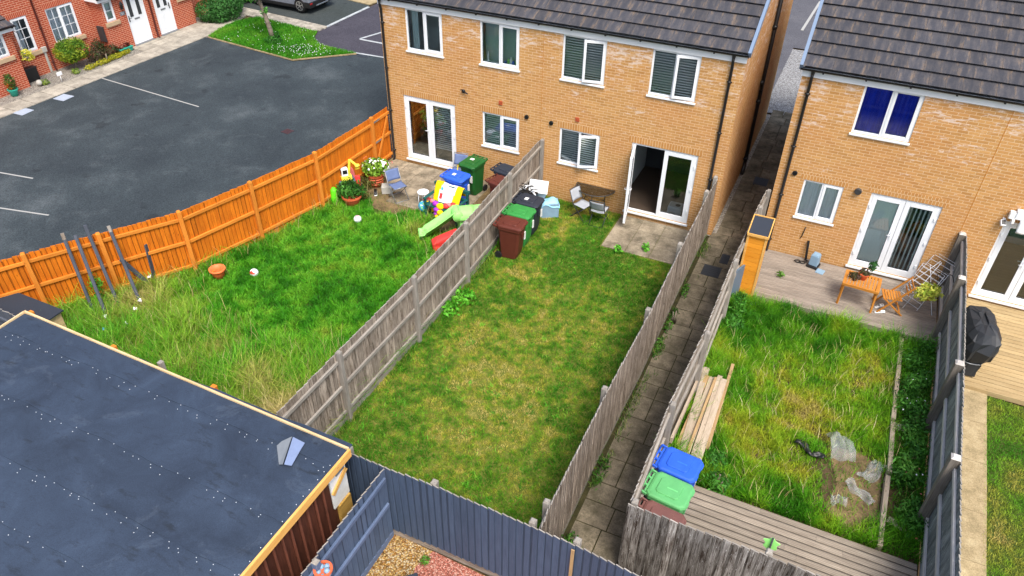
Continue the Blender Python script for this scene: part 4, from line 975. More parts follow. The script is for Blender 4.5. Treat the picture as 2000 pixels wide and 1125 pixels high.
# ------------------------------------------------------------------ wheelie bins
def bin_(label, loc, rz, body, lid, s=1.0, group=None, sticker=False):
    B = thing('wheelie_bin', label, 'wheelie bin', loc, rz, group); T = Matrix.Diagonal((s, s, s * 1.0, 1))
    m = MB(T)
    def rr(w_, d_, yo, z, c=.05): 
        x, y = w_ / 2, d_ / 2; return [(-x + c, -y + yo, z), (x - c, -y + yo, z), (x, -y + c + yo, z), (x, y - c + yo, z), (x - c, y + yo, z), (-x + c, y + yo, z), (-x, y - c + yo, z), (-x, -y + c + yo, z)]
    m.loft([rr(.42, .44, .02, .02), rr(.44, .5, .0, .2), rr(.5, .6, -.01, .86), rr(.52, .62, -.01, .9), rr(.56, .66, -.01, .905), rr(.56, .66, -.01, .97)])
    m.box(-.06, .06, -.335, -.3, .62, .8)
    m.build('body', body, B, bevel=.008)
    m = MB(T); m.loft([rr(.58, .7, -.02, .97, .07), rr(.585, .705, -.02, 1.0, .07), rr(.56, .68, -.02, 1.025, .07), rr(.5, .6, -.02, 1.04, .06)])
    m.loft([rr(.36, .4, .0, 1.035, .04), rr(.34, .38, .0, 1.062, .04)])
    m.box(-.2, -.08, -.385, -.35, .985, 1.01); m.box(.08, .2, -.385, -.35, .985, 1.01)
    m.box(-.22, .22, .325, .37, .985, 1.0)
    l = m.build('lid', lid, B, bevel=.01)
    m = MB(T); m.box(.12, .2, -.322, -.30, .5, .72); m.build('paper_label', 'white_trim', B)
    if sticker: m = MB(T); m.box(-.1, .02, .0, .1, 1.0624, 1.068); m.build('sticker', 'white_trim', l)
    m = MB(T); m.t = .5; m.box(-.02, .0, -.14, .04, 1.062, 1.0655); m.build('embossing', lid, l)  # raised lid mark, its light reflection put into a paler tone
    m = MB(T); m.tube([(-.25, .42, 1.0), (.25, .42, 1.0)], .018, 8)
    for x in (-.25, -.085, .085, .25): m.beam((x, .31, .965), (x, .42, 1.0), .03, .045)
    m.build('handle', body, B)
    for x in (-.255, .255):
        m = MB(T); m.lathe([(.001, -.025), (.07, -.025), (.1, -.022), (.1, .022), (.07, .025), (.001, .025)], (x, .27, .1), 18, 'x'); m.build('wheel', 'rubber', B)
    m = MB(T); m.tube([(-.25, .27, .1), (.25, .27, .1)], .014, 8); m.build('axle', 'dark_metal', B)
    return B
bin_('dark brown wheelie bin on the mown lawn, nearest the camera of its row of three', (5.82, -3.32, 0), R(92), 'bin_brown', 'bin_brown')
bin_('mid green wheelie bin between a brown and a black bin by the middle fence', (5.78, -2.7, 0), R(89), 'bin_green', 'bin_green')
bin_('black wheelie bin with a white sticker, in front of the clear plastic box', (5.75, -2.07, 0), R(88), 'bin_black', 'bin_black', sticker=True)
bin_('bright blue wheelie bin on the grass corner of the lower decking', (11.83, -9.22, .05), R(84), 'bin_blue', 'bin_blue')
bin_('pale green wheelie bin on the lower decking beside the blue bin', (11.83, -9.88, .1), R(84), 'bin_pale_green', 'bin_pale_green')
bin_('faded brown wheelie bin on the lower decking, half hidden by the blotchy fence', (11.85, -10.52, .1), R(84), 'bin_brown_faded', 'bin_brown_faded')
BG = bin_('tall dark green wheelie bin on the patio against the brick wall', (3.37, -.82, .02), R(-8), 'bin_dark_green', 'bin_dark_green', sticker=True)
m = MB(); m.beam((-.27, -.36, .98), (-.29, -.38, .72), .035, .006, up=(0, 1, 0)); m.build('strap', 'toy_yellow', BG)
bin_('blue lidded wheelie bin behind the bench draped with towels', (3.32, -1.72, .02), R(84), 'bin_blue', 'bin_blue', .97, sticker=True)
bin_('black wheelie bin in the patio corner under the kitchen window, mostly behind the fence', (4.42, -.72, .02), R(80), 'bin_black', 'bin_black', .95)
bin_('brown wheelie bin in the patio corner, mostly behind the fence', (4.6, -1.42, .02), R(74), 'bin_brown', 'bin_brown', .95)
# ------------------------------------------------------------------ folding metal chairs, half-round table
def folding_chair(label, loc, rz, fab, frame, group='folding metal patio chairs'):
    c = thing('folding_chair', label, 'chair', loc, rz, group)
    m = MB(); m.smooth = True; m.sheet(lambda u, v: (-.2 + .4 * u, -.2 + .4 * v, .445 - .02 * sin(pi * u)), 6, 6); m.build('seat', fab, c, solid=.012)
    m = MB(); m.smooth = True; m.sheet(lambda u, v: (-.2 + .4 * u, .2 + .13 * v + .03 * sin(pi * u), .52 + .3 * v), 6, 5); m.build('backrest', fab, c, solid=.01)
    for x in (-.215, .215):
        m = MB(); m.tube([(x, -.24, 0), (x, .2, .48), (x, .34, .86)], .012, 8); m.build('rear_frame', frame, c)
        m = MB(); m.tube([(x * .93, .28, 0), (x * .93, -.21, .45)], .012, 8); m.build('leg', frame, c)
    m = MB(); m.tube([(-.215, .34, .86), (.215, .34, .86)], .012, 8); m.tube([(-.2, .28, .01), (.2, .28, .01)], .01, 8); m.tube([(-.215, -.24, .01), (.215, -.24, .01)], .01, 8)
    m.tube([(-.2, -.21, .445), (.2, -.21, .445)], .011, 8); m.build('crossbar', frame, c); return c
folding_chair('pale grey folding chair facing right, left of the half-round glass table', (6.84, -.7, 0), R(72), 'chair_grey', 'dark_metal')
folding_chair('pale grey folding chair with its back to us, in front of the glass table', (7.36, -.74, 0), R(180), 'chair_grey', 'dark_metal')
folding_chair('slate blue folding chair on the left patio beside a flower pot', (1.56, -2.14, .02), R(60), 'chair_slate', 'metal_grey')
folding_chair('slate blue folding chair folded back against the french door, behind the green bin', (2.72, -.55, .02), R(10), 'chair_slate', 'metal_grey')
T_ = thing('half_round_table', 'half-round glass table with dark rim pushed against the brick wall', 'table', (6.98, -.04, 0))
arc = [(.58 * cos(a), .56 * sin(a)) for a in [pi + pi * i / 24 for i in range(25)]]
m = MB(); m.prism(arc, .70, .712); m.build('glass_top', 'table_glass', T_)
m = MB(); m.tube([(x, y, .705) for x, y in arc] + [(arc[0][0], arc[0][1], .705)], .013, 8); m.build('rim', 'dark_metal', T_)
for x, y in ((-.4, -.06), (.4, -.06), (0, -.42)):
    m = MB(); m.tube([(x * .85, y * .85, .7), (x * .72, y * .72, .35), (x, y, 0)], .013, 8); m.build('leg', 'dark_metal', T_)
m = MB(); m.tube([(-.29, -.043, .35), (.29, -.043, .35), (0, -.3, .35), (-.29, -.043, .35)], .008, 6); m.build('brace', 'dark_metal', T_)
# clear box, bags and tangle by the black bin
X_ = thing('storage_box', 'clear plastic storage box tipped up between fence and brick wall', 'storage box', (5.5, -.85, 0), R(20))
m = MB(TR(0, 0, .62, 0, .5, .1)); m.loft([[(-.2, -.16, -.22), (.2, -.16, -.22), (.2, .16, -.22), (-.2, .16, -.22)], [(-.25, -.2, .2), (.25, -.2, .2), (.25, .2, .2), (-.25, .2, .2)]], caps=False); m.quad((-.2, .16, -.22), (.2, .16, -.22), (.2, -.16, -.22), (-.2, -.16, -.22)); m.build('tub', 'box_clear', X_, solid=.01)
m = MB(TR(0, 0, .62, 0, .5, .1)); m.box(-.27, .27, -.22, .22, .19, .22); m.build('lid', 'box_clear', X_, bevel=.008)
m = MB(); m.box(-.28, .22, -.2, .2, 0, .42); m.build('crate_base', 'dark_metal', X_)
m = MB(); m.smooth = True
m.T = TR(5.93, -.98, .34, .5); m.sheet(lambda u, v: ((-.27 + .54 * u), (-.2 + .4 * v), .17 + .05 * sin(u * 7) * cos(v * 5) - .12 * (2 * abs(v - .5)) ** 3 - .1 * (2 * abs(u - .5)) ** 4), 14, 10)
m.m = 1; m.T = TR(5.93, -.98, .0, .5); m.smooth = False; m.box(-.25, .25, -.18, .18, .0, .44)
single('plastic_bag', m, ['sky_bag', 'feeder_blue'], 'sky blue plastic sack on a crate beside the clear box', 'bag', (5.93, -.98, 0))
m = MB(); random.seed(3)
for i in range(16):
    a = Vector((5.55 + random.uniform(-.28, .28), -1.62 + random.uniform(-.12, .12), 1.0 + random.uniform(.02, .14))); m.m = i % 2
    m.tube([a, a + Vector((random.uniform(-.12, .12), random.uniform(-.1, .1), random.uniform(-.06, .08))), a + Vector((random.uniform(-.2, .2), random.uniform(-.15, .15), random.uniform(-.08, .05)))], .013, 6)
m.m = 1; m.box(5.3, 5.8, -1.74, -1.54, 0, .99)
single('hanger_tangle', m, ['white_plastic', 'black_plastic'], 'black and white tangle of plastic hangers heaped behind the black bin', 'hangers', (5.55, -1.62, 0))
# ------------------------------------------------------------------ left garden clutter
def pot(mb, c, r, h, rim=.02, n=22):
    mb.smooth = True; mb.lathe([(.001, 0), (r * .7, 0), (r * .95, h * .86)], c, n); mb.smooth = False
    mb.lathe([(r * .95, h * .86), (r + rim, h * .86), (r + rim, h), (r - .02, h), (r * .88, h * .72)], c, n); mb.lathe([(r * .9, h * .8), (.001, h * .8)], c, n)
m = MB(); m.smooth = True; c = (-.42, -7.52, 0); r, h = .19, .3
m.lathe([(.001, 0), (.13, 0), (.165, h * .8)], c, 24); m.lathe([(.165, h * .8), (.2, h * .8), (.205, h), (.17, h), (.15, h * .5), (.12, .04), (.001, .04)], c, 24)
single('flower_pot', m, 'pot_orange', 'empty bright orange flower pot in the grass below the orange fence', 'flower pot', c)
def ball(label, c, r, mats, fn):
    m = MB(); n = 16
    m.smooth = True; m.ball(c, r, 16)
    for i in range(len(m.f)): 
        q = sum((Vector(m.v[j]) for j in m.f[i]), Vector()) / len(m.f[i]) - Vector(c); m.mi[i] = fn(q / r)
    return single('ball', m, mats, label, 'ball', (c[0], c[1], 0))
ball('white football with dark red patches near the orange pot', (.35, -7.08, .12), .11, ['white_plastic', 'candy'], lambda q: 1 if (abs(q.x + .5) < .25 and q.z < .5) or (q.y < -.6 and q.z > .2) else 0)
ball('white and pale pink football on the lawn below the leafy pot', (1.23, -3.78, .12), .11, ['white_plastic', 'candy'], lambda q: 1 if abs(q.x - q.y * .3) < .09 or q.z < -.6 else 0)
ball('sky blue ball with a green and white cloudy pattern beside the white stool', (2.6, -2.42, .17), .165, ['ball_blue', 'toy_lime', 'white_plastic'], lambda q: 1 if sin(q.x * 6 + q.z * 4) * cos(q.y * 7) > .55 else (2 if sin(q.z * 9 + q.y * 5) > .93 else 0))
St = thing('stool', 'round white stool with pierced seat on the left patio', 'stool', (2.44, -2.16, .02))
m = MB(); m.lathe([(.001, .43), (.16, .43), (.172, .44), (.172, .455), (.16, .465), (.001, .465)], n=28); m.build('seat', 'white_plastic', St)
m = MB()
for i in range(8): a = i * pi / 4; m.lathe([(.001, .4665), (.012, .4665)], (.1 * cos(a), .1 * sin(a), 0), 8)
m.build('hole', 'felt_grey', St)
for i in range(4): a = pi / 4 + i * pi / 2; m = MB(); m.tube([(.13 * cos(a), .13 * sin(a), .43), (.17 * cos(a), .17 * sin(a), 0)], .012, 8); m.build('leg', 'white_plastic', St)
BX = thing('garden_bench', 'dark green plastic garden bench with towels thrown over its back', 'bench', (3.36, -2.42, 0), R(-6))
m = MB()
for x in (-.28, .28): m.box(x - .27, x + .27, -.32, .22, .40, .44)
m.build('seat', 'bench_green', BX, bevel=.01)
m = MB(); m.box(-.6, .6, .26, .34, .78, .88); m.box(-.56, .56, .25, .31, .52, .6); m.build('backrest', 'bench_green', BX, bevel=.012)
for x in (-.53, .53):
    for y in (-.27, .28): m = MB(); m.beam((x, y * 1.05, 0), (x, y, .42 if y < 0 else .8), .07, .08, c=.01); m.build('leg', 'bench_green', BX)
    m = MB(); m.box(x - .04, x + .04, -.34, .26, .6, .64); m.box(x - .03, x + .03, -.32, -.26, .42, .6); m.build('armrest', 'bench_green', BX, bevel=.008)
def drape(w0, w1, mats, fn, label, y0=.30, lo=.06, seed=1, cat='towel', name='towel', sag=.0):
    m = MB(TR(3.36, -2.42, 0, R(-6))); m.smooth = True; nu, nv = 22, 26
    def f(u, v):
        x = w0 + (w1 - w0) * u; wv = .022 * sin(u * 17 + seed) * (.3 + v) + .012 * sin(u * 31 + v * 5)
        if v < .14: return (x, .37 + .008 - wv * .3, .885 - (.14 - v) * 1.9)
        t = (v - .14) / .86; s = t * .62
        z = .90 - max(0, t - .08) * (.9 - lo) + .012 * sin(u * 9); y = .36 - min(t, .2) * .7 - max(0, t - .2) * .42 - abs(wv)
        return (x * (1 - .1 * t) + sag * t, y, z)
    m.sheet(f, nu, nv)
    for j in range(nv):
        for i in range(nu): m.mi[j * nu + i] = fn((i + .5) / nu, (j + .5) / nv)
    return single(name, m, mats, label, cat, (3.36, -2.42, 0), solid=.008)
drape(-.52, .40, ['cloth_white', 'cloth_yellow', 'cloth_red', 'ball_blue'], lambda u, v: (1 if u < .22 + .05 * sin(v * 9) else (1 if u > .80 - .12 * sin(v * 3.0) * v else (2 if .24 < u < .33 and .48 < v < .62 else (3 if u < .3 and .3 < v < .38 else 0)))), 'large white and yellow towel hanging over the bench back')
m = MB(); m.smooth = True; random.seed(5)
for i, (x, y, z, r, mt) in enumerate([(3.12, -2.62, .5, .1, 0), (3.3, -2.68, .49, .12, 1), (3.45, -2.62, .5, .1, 2), (3.22, -2.76, .4, .09, 0), (3.36, -2.8, .36, .1, 1), (3.5, -2.56, .52, .09, 3), (3.6, -2.48, .5, .1, 2), (2.95, -2.5, .48, .08, 3), (3.28, -2.84, .24, .07, 1), (3.2, -2.78, .28, .06, 0)]):
    m.m = mt; m.ball((x, y, z), r, 9, (1, .8, .8))
single('swimming_floats', m, ['cloth_purple', 'cloth_yellow', 'cloth_red', 'toy_pink'], 'heap of purple, yellow and red inflatables on the bench seat', 'inflatables', (3.3, -2.6, 0))
m = MB(); m.smooth = True; m.T = TR(2.78, -2.42, .42, .5); m.sheet(lambda u, v: (-.16 + .32 * u, -.1 + .2 * v, .05 + .05 * sin(u * 5) - .05 * v), 8, 6); m.m = 1; m.sheet(lambda u, v: (-.13 + .3 * u, -.2 + .12 * v, -.06 + .06 * v + .03 * sin(u * 6)), 8, 4)
single('pool_toy', m, ['toy_red', 'cloth_yellow'], 'small red and yellow cloth toy on the bench corner above the blue ball', 'toy', (2.78, -2.42, .4), solid=.02)
# lime slide with its round tower, red ride-on below
SLD = thing('toy_slide', 'lime green plastic toy slide along the middle fence', 'slide', (4.0, -3.2, 0), math.atan2(.62, .79))
m = MB(); m.smooth = True
def chute(u, v):
    x = -.95 + 1.0 * v; z = .12 + .62 * v ** 1.2 if v > .15 else .12; a = (u - .5) * 2
    return (x, a * .2, z + (.13 if abs(a) > .78 else 0))
m.sheet(chute, 12, 16); m.build('chute', 'toy_lime', SLD, solid=.03)
m = MB(); m.smooth = True; m.lathe([(.001, -.24), (.14, -.24), (.155, -.2), (.155, .2), (.14, .24), (.001, .24)], (.12, 0, .72), 24, 'y'); m.build('drum', 'toy_lime', SLD)
m = MB(); m.smooth = True
m.sheet(lambda u, v: (.15 + .42 * v, .27 * cos(pi * u), .62 + .27 * sin(pi * u)), 14, 4); m.build('hood', 'toy_lime', SLD, solid=.03)
m = MB(); m.smooth = True
m.sheet(lambda u, v: (.57 + .5 * v, .17 * cos(pi * (u * 1.3 - .15)), .72 + .17 * sin(pi * (u * 1.3 - .15))), 14, 4); m.build('tunnel', 'toy_lime', SLD, solid=.03)
m = MB(); m.box(.15, .95, -.24, .24, 0, .6); m.build('base', 'toy_lime', SLD, bevel=.03)
RD = thing('ride_on_toy', 'red plastic ride-on toy with a pale wheel beneath the lime slide', 'ride-on toy', (4.15, -3.78, 0), .66)
m = MB(); m.loft([[(-.42, -.14, .06), (.3, -.14, .06), (.3, .14, .06), (-.42, .14, .06)], [(-.44, -.15, .25), (.32, -.15, .4), (.32, .15, .4), (-.44, .15, .25)], [(-.3, -.1, .36), (.25, -.12, .55), (.25, .12, .55), (-.3, .1, .36)]]); m.build('body', 'toy_red', RD, bevel=.03)
for y in (-.17, .17):
    m = MB(); m.lathe([(.001, -.03), (.11, -.03), (.15, -.02), (.15, .02), (.11, .03), (.001, .03)], (.12, y, .24), 20, 'y'); m.build('wheel', 'box_clear', RD)
    m = MB(); m.lathe([(.001, -.028), (.07, -.028), (.09, -.02), (.09, .02), (.001, .028)], (-.3, y, .1), 16, 'y'); m.build('wheel', 'toy_red', RD)
m = MB(); m.beam((4.15, -2.1, .1), (4.62, -1.75, .55), .3, .08, up=(0, 0, 1), c=.02); single('toy_board', m, 'toy_pink', 'pink plastic toy board leaning by the fence behind the green bin', 'toy', (4.15, -2.1, 0))
# digger, pink car, cone and pots by the orange fence
DG = thing('toy_digger', 'yellow toy digger with its arm raised by the orange fence', 'toy digger', (-.02, -2.5, .36), R(-40))
m = MB(); m.box(-.2, .2, -.16, .16, .12, .28); m.box(-.18, .02, -.14, .02, .28, .33); m.build('body', 'toy_yellow', DG, bevel=.025)
m = MB(); m.box(.02, .18, -.14, .06, .28, .52); m.build('cab', 'white_plastic', DG, bevel=.015)
m = MB(); m.box(.045, .183, -.1, .03, .36, .48); m.box(.04, .16, -.143, .055, .36, .48); m.build('cab_window', 'black_plastic', DG)
m = MB(); m.beam((.05, .1, .3), (.1, .16, .75), .06, .07, c=.01); m.beam((.1, .16, .75), (.22, .3, .62), .05, .06, c=.01); m.build('arm', 'toy_yellow', DG)
m = MB(); m.smooth = True; m.lathe([(.001, -.06), (.08, -.06), (.09, 0), (.08, .06), (.001, .06)], (.25, .33, .56), 14, 'y', a0=.6, a1=4.6); m.build('bucket', 'toy_yellow', DG)
for y in (-.2, .2): m = MB(); m.box(-.24, .24, y - .05, y + .05, .0, .13); m.build('track', 'toy_grey', DG, bevel=.04)
m = MB(); m.box(-.02 - .3, .26, -2.78, -2.2, .0, .35); m.T = None; single('toy_crate', m, 'dark_metal', 'dark crate under the toy digger by the orange fence', 'crate', (-.02, -2.5, 0), bevel=.02)
m = MB(TR(-.1, -2.25, .45, R(-30), .35)); m.loft([[(-.06, -.3, -.42), (.06, -.3, -.42), (.06, .12, -.42), (-.06, .12, -.42)], [(-.08, -.34, .1), (.08, -.34, .1), (.08, .2, .1), (-.08, .2, .1)], [(-.06, -.2, .5), (.06, -.2, .5), (.06, .16, .48), (-.06, .16, .48)]]); single('toy_shield', m, 'toy_pink', 'pink plastic toy shield standing behind the yellow digger', 'toy', (-.1, -2.25, 0), bevel=.03)
m = MB(TR(.38, -2.5, .0, .4, -.25)); m.box(-.07, .07, -.06, .06, .1, .62); m.box(-.14, .14, -.12, .12, 0, .1); single('toy_stand', m, 'toy_red', 'small red plastic toy stand right of the yellow digger', 'toy', (.38, -2.5, 0), bevel=.03)
m = MB(TR(.02, -3.2, .0, .4, -.15)); m.lathe([(.001, .04), (.09, .04), (.11, .12), (.1, .42), (.05, .5), (.001, .5)], n=14); single('watering_jug', m, 'bright_green', 'bright green plastic jug in the plants by the orange fence', 'jug', (.02, -3.2, 0))
m = MB(TR(-.2, -3.05, .0, .2)); m.box(-.11, .11, -.08, .08, .0, .42); single('planter_box', m, 'black_plastic', 'small dark planter box against the orange fence behind the green jug', 'planter', (-.2, -3.05, 0), bevel=.01)
m = MB(); pot(m, (.55, -3.05, 0), .27, .34); single('flower_pot', m, 'pot_terracotta', 'wide terracotta pot sunk in grass, brimming with dark green leaves', 'flower pot', (.55, -3.05, 0))
m = MB(); pot(m, (.5, -1.75, 0), .24, .42); m.m = 0
for z in (.1, .18, .26): m.lathe([(.20 + z * .12, z), (.225 + z * .12, z + .02), (.20 + z * .12, z + .04)], (.5, -1.75, 0), 22)
single('flower_pot', m, 'pot_terracotta', 'ribbed terracotta pot of white flowers at the patio corner', 'flower pot', (.5, -1.75, 0))
m = MB(); m.T = TR(1.06, -1.98, .02, .5); m.box(-.16, .16, -.13, .13, 0, .24); single('concrete_block', m, 'concrete', 'pale grey concrete block behind the slate blue chair', 'block', (1.06, -1.98, 0), bevel=.012)
m = MB(); m.smooth = True; m.T = TR(.78, -2.2, .02, R(-55)); m.loft([[(-.14 + .02, -.04, 0), (.13, -.035, 0), (.13, .035, 0), (-.12, .04, 0)], [(-.13, -.042, .03), (.14, -.04, .03), (.14, .04, .03), (-.13, .042, .03)], [(-.13, -.04, .09), (.02, -.03, .08), (.02, .03, .08), (-.13, .04, .09)]]); m.m = 1; m.loft([[(-.15, -.048, -.012), (.155, -.045, -.012), (.155, .045, -.012), (-.15, .048, -.012)], [(-.15, -.048, .014), (.155, -.045, .014), (.155, .045, .014), (-.15, .048, .014)]])
single('shoe', m, ['black_plastic', 'white_plastic'], 'black shoe with a white sole below the ribbed flower pot', 'shoe', (.78, -2.2, 0))
m = MB(); m.tube([(2.68, -1.6, .0), (2.69, -1.62, .62)], .006, 6); m.ball((2.70, -1.62, .64), .035, 8); m.tube([(2.55, -1.7, 0), (2.56, -1.7, .42)], .006, 6); m.ball((2.56, -1.7, .44), .03, 8)
single('garden_stake_light', m, 'concrete', 'pair of thin stake lights standing on the left patio', 'stake light', (2.68, -1.6, 0))
for i, (x, y, c_, lab) in enumerate([(-1.36, -10.12, 'cloth_white', 'white blossom at the foot of the second leaning pole'), (-1.1, -9.35, 'cloth_white', 'white paper scrap at the foot of the rightmost leaning pole'), (-.95, -9.62, 'cloth_white', 'crumpled white scrap in the long grass right of the poles'), (-.72, -10.1, 'cloth_white', 'white petal-shaped scrap in the long grass near the shed'), (-1.0, -10.45, 'ball_blue', 'small bright blue scrap in the grass near the shed'), (-1.62, -8.55, 'cloth_white', 'white scrap at the foot of the upright dark board')]):
    m = MB(TR(x, y, .32, i)); m.smooth = True; m.sheet(lambda u, v: (-.04 + .08 * u, -.03 + .06 * v, .035 * sin(u * 5 + i) * cos(v * 4) + .02 * v), 5, 5); single('litter_scrap', m, c_, lab, 'litter', (x, y, .3), solid=.012, group='litter in the long grass')
# ------------------------------------------------------------------ right garden
TB = thing('garden_table', 'slatted honey coloured wooden table on the pale decking', 'table', (14.33, -1.58, .12), R(-3))
m = MB()
for i in range(11): m.t = random.uniform(-.08, .08); x = -.36 + i * .072; m.beam((x, -.28, .62), (x, .28, .62), .055, .018, up=(0, 0, 1))
m.build('tabletop', 'furniture_wood', TB)
m = MB(); [m.beam((-.41, y, .6), (.41, y, .6), .04, .07, c=.004) for y in (-.3, .3)]; [m.beam((x, -.28, .599), (x, .28, .599), .04, .068) for x in (-.395, .395)]; m.build('frame', 'furniture_wood', TB)
for x in (-.37, .37):
    for y in (-.27, .27): m = MB(); m.beam((x * 1.04, y * 1.08, 0), (x, y, .58), .05, .035, c=.004); m.build('leg', 'furniture_wood', TB)
CH = thing('folding_chair', 'slatted honey coloured folding wooden chair beside the wooden table', 'chair', (15.06, -1.55, .12), R(-80))
m = MB(); [m.beam((-.2, -.2 + i * .062, .42), (.2, -.2 + i * .062, .42), .048, .016) for i in range(7)]; m.build('seat', 'furniture_wood', CH)
m = MB(); [m.beam((-.2, .27 + .035 * i, .62 + .09 * i), (.2, .27 + .035 * i, .62 + .09 * i), .012, .06) for i in range(3)]; m.build('backrest', 'furniture_wood', CH)
for x in (-.22, .22):
    m = MB(); m.beam((x, -.28, 0), (x, .36, .88), .03, .045, up=(1, 0, 0), c=.003); m.build('rear_frame', 'furniture_wood', CH)
    m = MB(); m.beam((x * .88, .3, 0), (x * .88, -.2, .42), .03, .045, up=(1, 0, 0), c=.003); m.build('leg', 'furniture_wood', CH)
m = MB(); m.beam((-.2, .22, .1), (.2, .22, .1), .03, .03); m.build('crossbar', 'furniture_wood', CH)
m = MB(); pot(m, (14.32, -1.5, .752), .11, .17); single('flower_pot', m, 'pot_terracotta', 'small terracotta pot of a trailing plant on the wooden table', 'flower pot', (14.32, -1.5, .75))
for i, (x, y, a, lab) in enumerate([(14.9, -1.78, .5, 'white slipper on the decking, nearer the camera of the two'), (14.87, -1.55, .8, 'white slipper on the decking under the table, nearer the house of the two')]):
    m = MB(TR(x, y, .12, a)); m.smooth = True; m.loft([[(-.12, -.035, 0), (.12, -.04, 0), (.13, .04, 0), (-.12, .035, 0)], [(-.12, -.035, .025), (.12, -.04, .025), (.13, .04, .025), (-.12, .035, .025)]]); m.sheet(lambda u, v: (.0 + .12 * v, -.045 * cos(pi * u), .02 + .055 * sin(pi * u) * (1 - .3 * v)), 8, 4); single('slipper', m, 'white_trim', lab, 'slipper', (x, y, .12))
F_ = thing('pet_feeder', 'blue-grey plastic box unit with a tray on the decking by the wall', 'feeder', (13.2, -.46, .12), R(-14))
m = MB(); m.loft([[(-.11, -.11, .06), (.11, -.11, .06), (.11, .11, .06), (-.11, .11, .06)], [(-.1, -.1, .34), (.1, -.1, .34), (.1, .1, .34), (-.1, .1, .34)], [(-.075, -.075, .39), (.075, -.075, .39), (.075, .075, .39), (-.075, .075, .39)]]); m.build('hopper', 'feeder_blue', F_, bevel=.012)
m = MB(); m.box(-.14, .14, -.16, .14, .0, .06); m.build('base', 'black_plastic', F_, bevel=.012)
m = MB(); m.box(.14, .34, -.26, -.04, .0, .02); m.build('tray', 'feeder_blue', F_, bevel=.008)
m = MB(); m.beam((12.98, -.3, .13), (12.92, -.19, .66), .05, .035); m.tube([(13.0, -.32, .15), (13.02, -.42, .2)], .02, 6); single('black_pole', m, 'black_plastic', 'short black post leaning on the wall beside the blue-grey feeder', 'post', (12.98, -.3, .12))
m = MB(); m.smooth = True
for x in (12.79, 12.91): m.tube([(x + .07 * cos(a), -.46 + .055 * sin(a), .15 + .01 * sin(a * 2)) for a in [2 * pi * i / 14 for i in range(15)]], .014, 6, caps=False)
single('coiled_cable', m, 'black_plastic', 'coiled black cable lying on the decking against the wall', 'cable', (12.85, -.46, .12))
AR = thing('clothes_airer', 'white wire clothes airer folded against the fence and wall', 'clothes airer', (15.75, -.75, .12))
for nm, T0 in (('front_rack', TR(-.1, -.15, .42, R(-38), R(58))), ('rear_rack', TR(.1, .2, .6, R(-38), R(50)))):
    m = MB(T0); a, b = .3, .52
    m.tube([(-a, -b, 0), (a, -b, 0), (a, b, 0), (-a, b, 0), (-a, -b, 0)], .008, 6)
    for i in range(8): m.tube([(-a, -b + .13 * (i + .5), 0), (a, -b + .13 * (i + .5), 0)], .0055, 5)
    m.build(nm, 'white_plastic', AR)
for q in (((-.35, -.6, 0), (.2, .3, .95)), ((.3, -.6, 0), (.0, .35, .8)), ((-.45, .1, 0), (.2, .45, .9))): m = MB(); m.tube(q, .008, 6); m.build('leg', 'white_plastic', AR)
HB = thing('hanging_basket', 'hanging basket of yellow-green leaves on the dark fence', 'hanging basket', (15.78, -1.5, .78))
m = MB(); m.smooth = True; m.lathe([(.001, -.16), (.08, -.14), (.14, -.06), (.16, .02), (.15, .02)], n=16); m.build('bowl', 'pot_terracotta', HB)
m = MB(); m.tube([(.38, .02, .45), (.3, .02, .62), (.1, .01, .66), (0, 0, .58)], .01, 6)
for a in range(3): m.tube([(.15 * cos(a * 2.1), .15 * sin(a * 2.1), .02), (0, 0, .58)], .004, 4)
m.build('bracket', 'black_plastic', HB)
BQ = thing('covered_barbecue', 'barbecue under a black cover on the fresh decking by the dark fence', 'barbecue', (16.72, -3.0, .12), R(8))
def ringc(w_, d_, z, yo=0, xo=0, n=22, wob=0, ph=0): return [(xo + w_ * math.copysign(abs(cos(2 * pi * i / n)) ** .6, cos(2 * pi * i / n)) * (1 + wob * sin(i * 2.1 + ph)), yo + d_ * math.copysign(abs(sin(2 * pi * i / n)) ** .6, sin(2 * pi * i / n)) * (1 + wob * sin(i * 3.3 + ph)), z) for i in range(n)]
m = MB(); m.smooth = True
m.smooth = False; JR = random.Random(4)
def crum(r): return [(x + JR.uniform(-.028, .028), y + JR.uniform(-.035, .035), z + JR.uniform(-.025, .025)) for x, y, z in r]
m.loft([crum(q) for q in [ringc(.2, .3, .05, -.05, 0, wob=.06), ringc(.22, .36, .35, -.02, 0, wob=.08, ph=1), ringc(.2, .34, .42, -.02, wob=.05), ringc(.33, .55, .55, .08, wob=.08, ph=2), ringc(.36, .64, .8, .12, wob=.07, ph=3), ringc(.34, .62, 1.04, .14, wob=.06), ringc(.24, .5, 1.2, .16, wob=.05), ringc(.08, .26, 1.25, .16)]])
m.build('cover', 'cover_black', BQ)
m = MB(); m.tube([Vector(p) * 1.0 for p in ringc(.215, .36, .40, -.02)] , .012, 6); m.build('strap', 'metal_grey', BQ)
AW = thing('folded_awning', 'white cased roll-up awning with a hanging valance above the right-hand french door', 'awning', (17.6, -.2, 2.3))
m = MB(); m.box(-.62, 2.2, -.12, .04, .2, .42); m.build('cassette', 'white_plastic', AW, bevel=.02)
m = MB(); m.box(-.74, -.6, -.1, .02, .18, .36); m.box(-.66, -.6, -.16, -.02, .1, .2); m.build('end_bracket', 'white_trim', AW, bevel=.015)
m = MB(); m.smooth = True; m.sheet(lambda u, v: (-.5 + 2.6 * u, -.14 - .05 * v - .02 * sin(u * 40), .22 - .3 * v), 60, 6); m.build('valance', 'white_trim', AW, solid=.01)
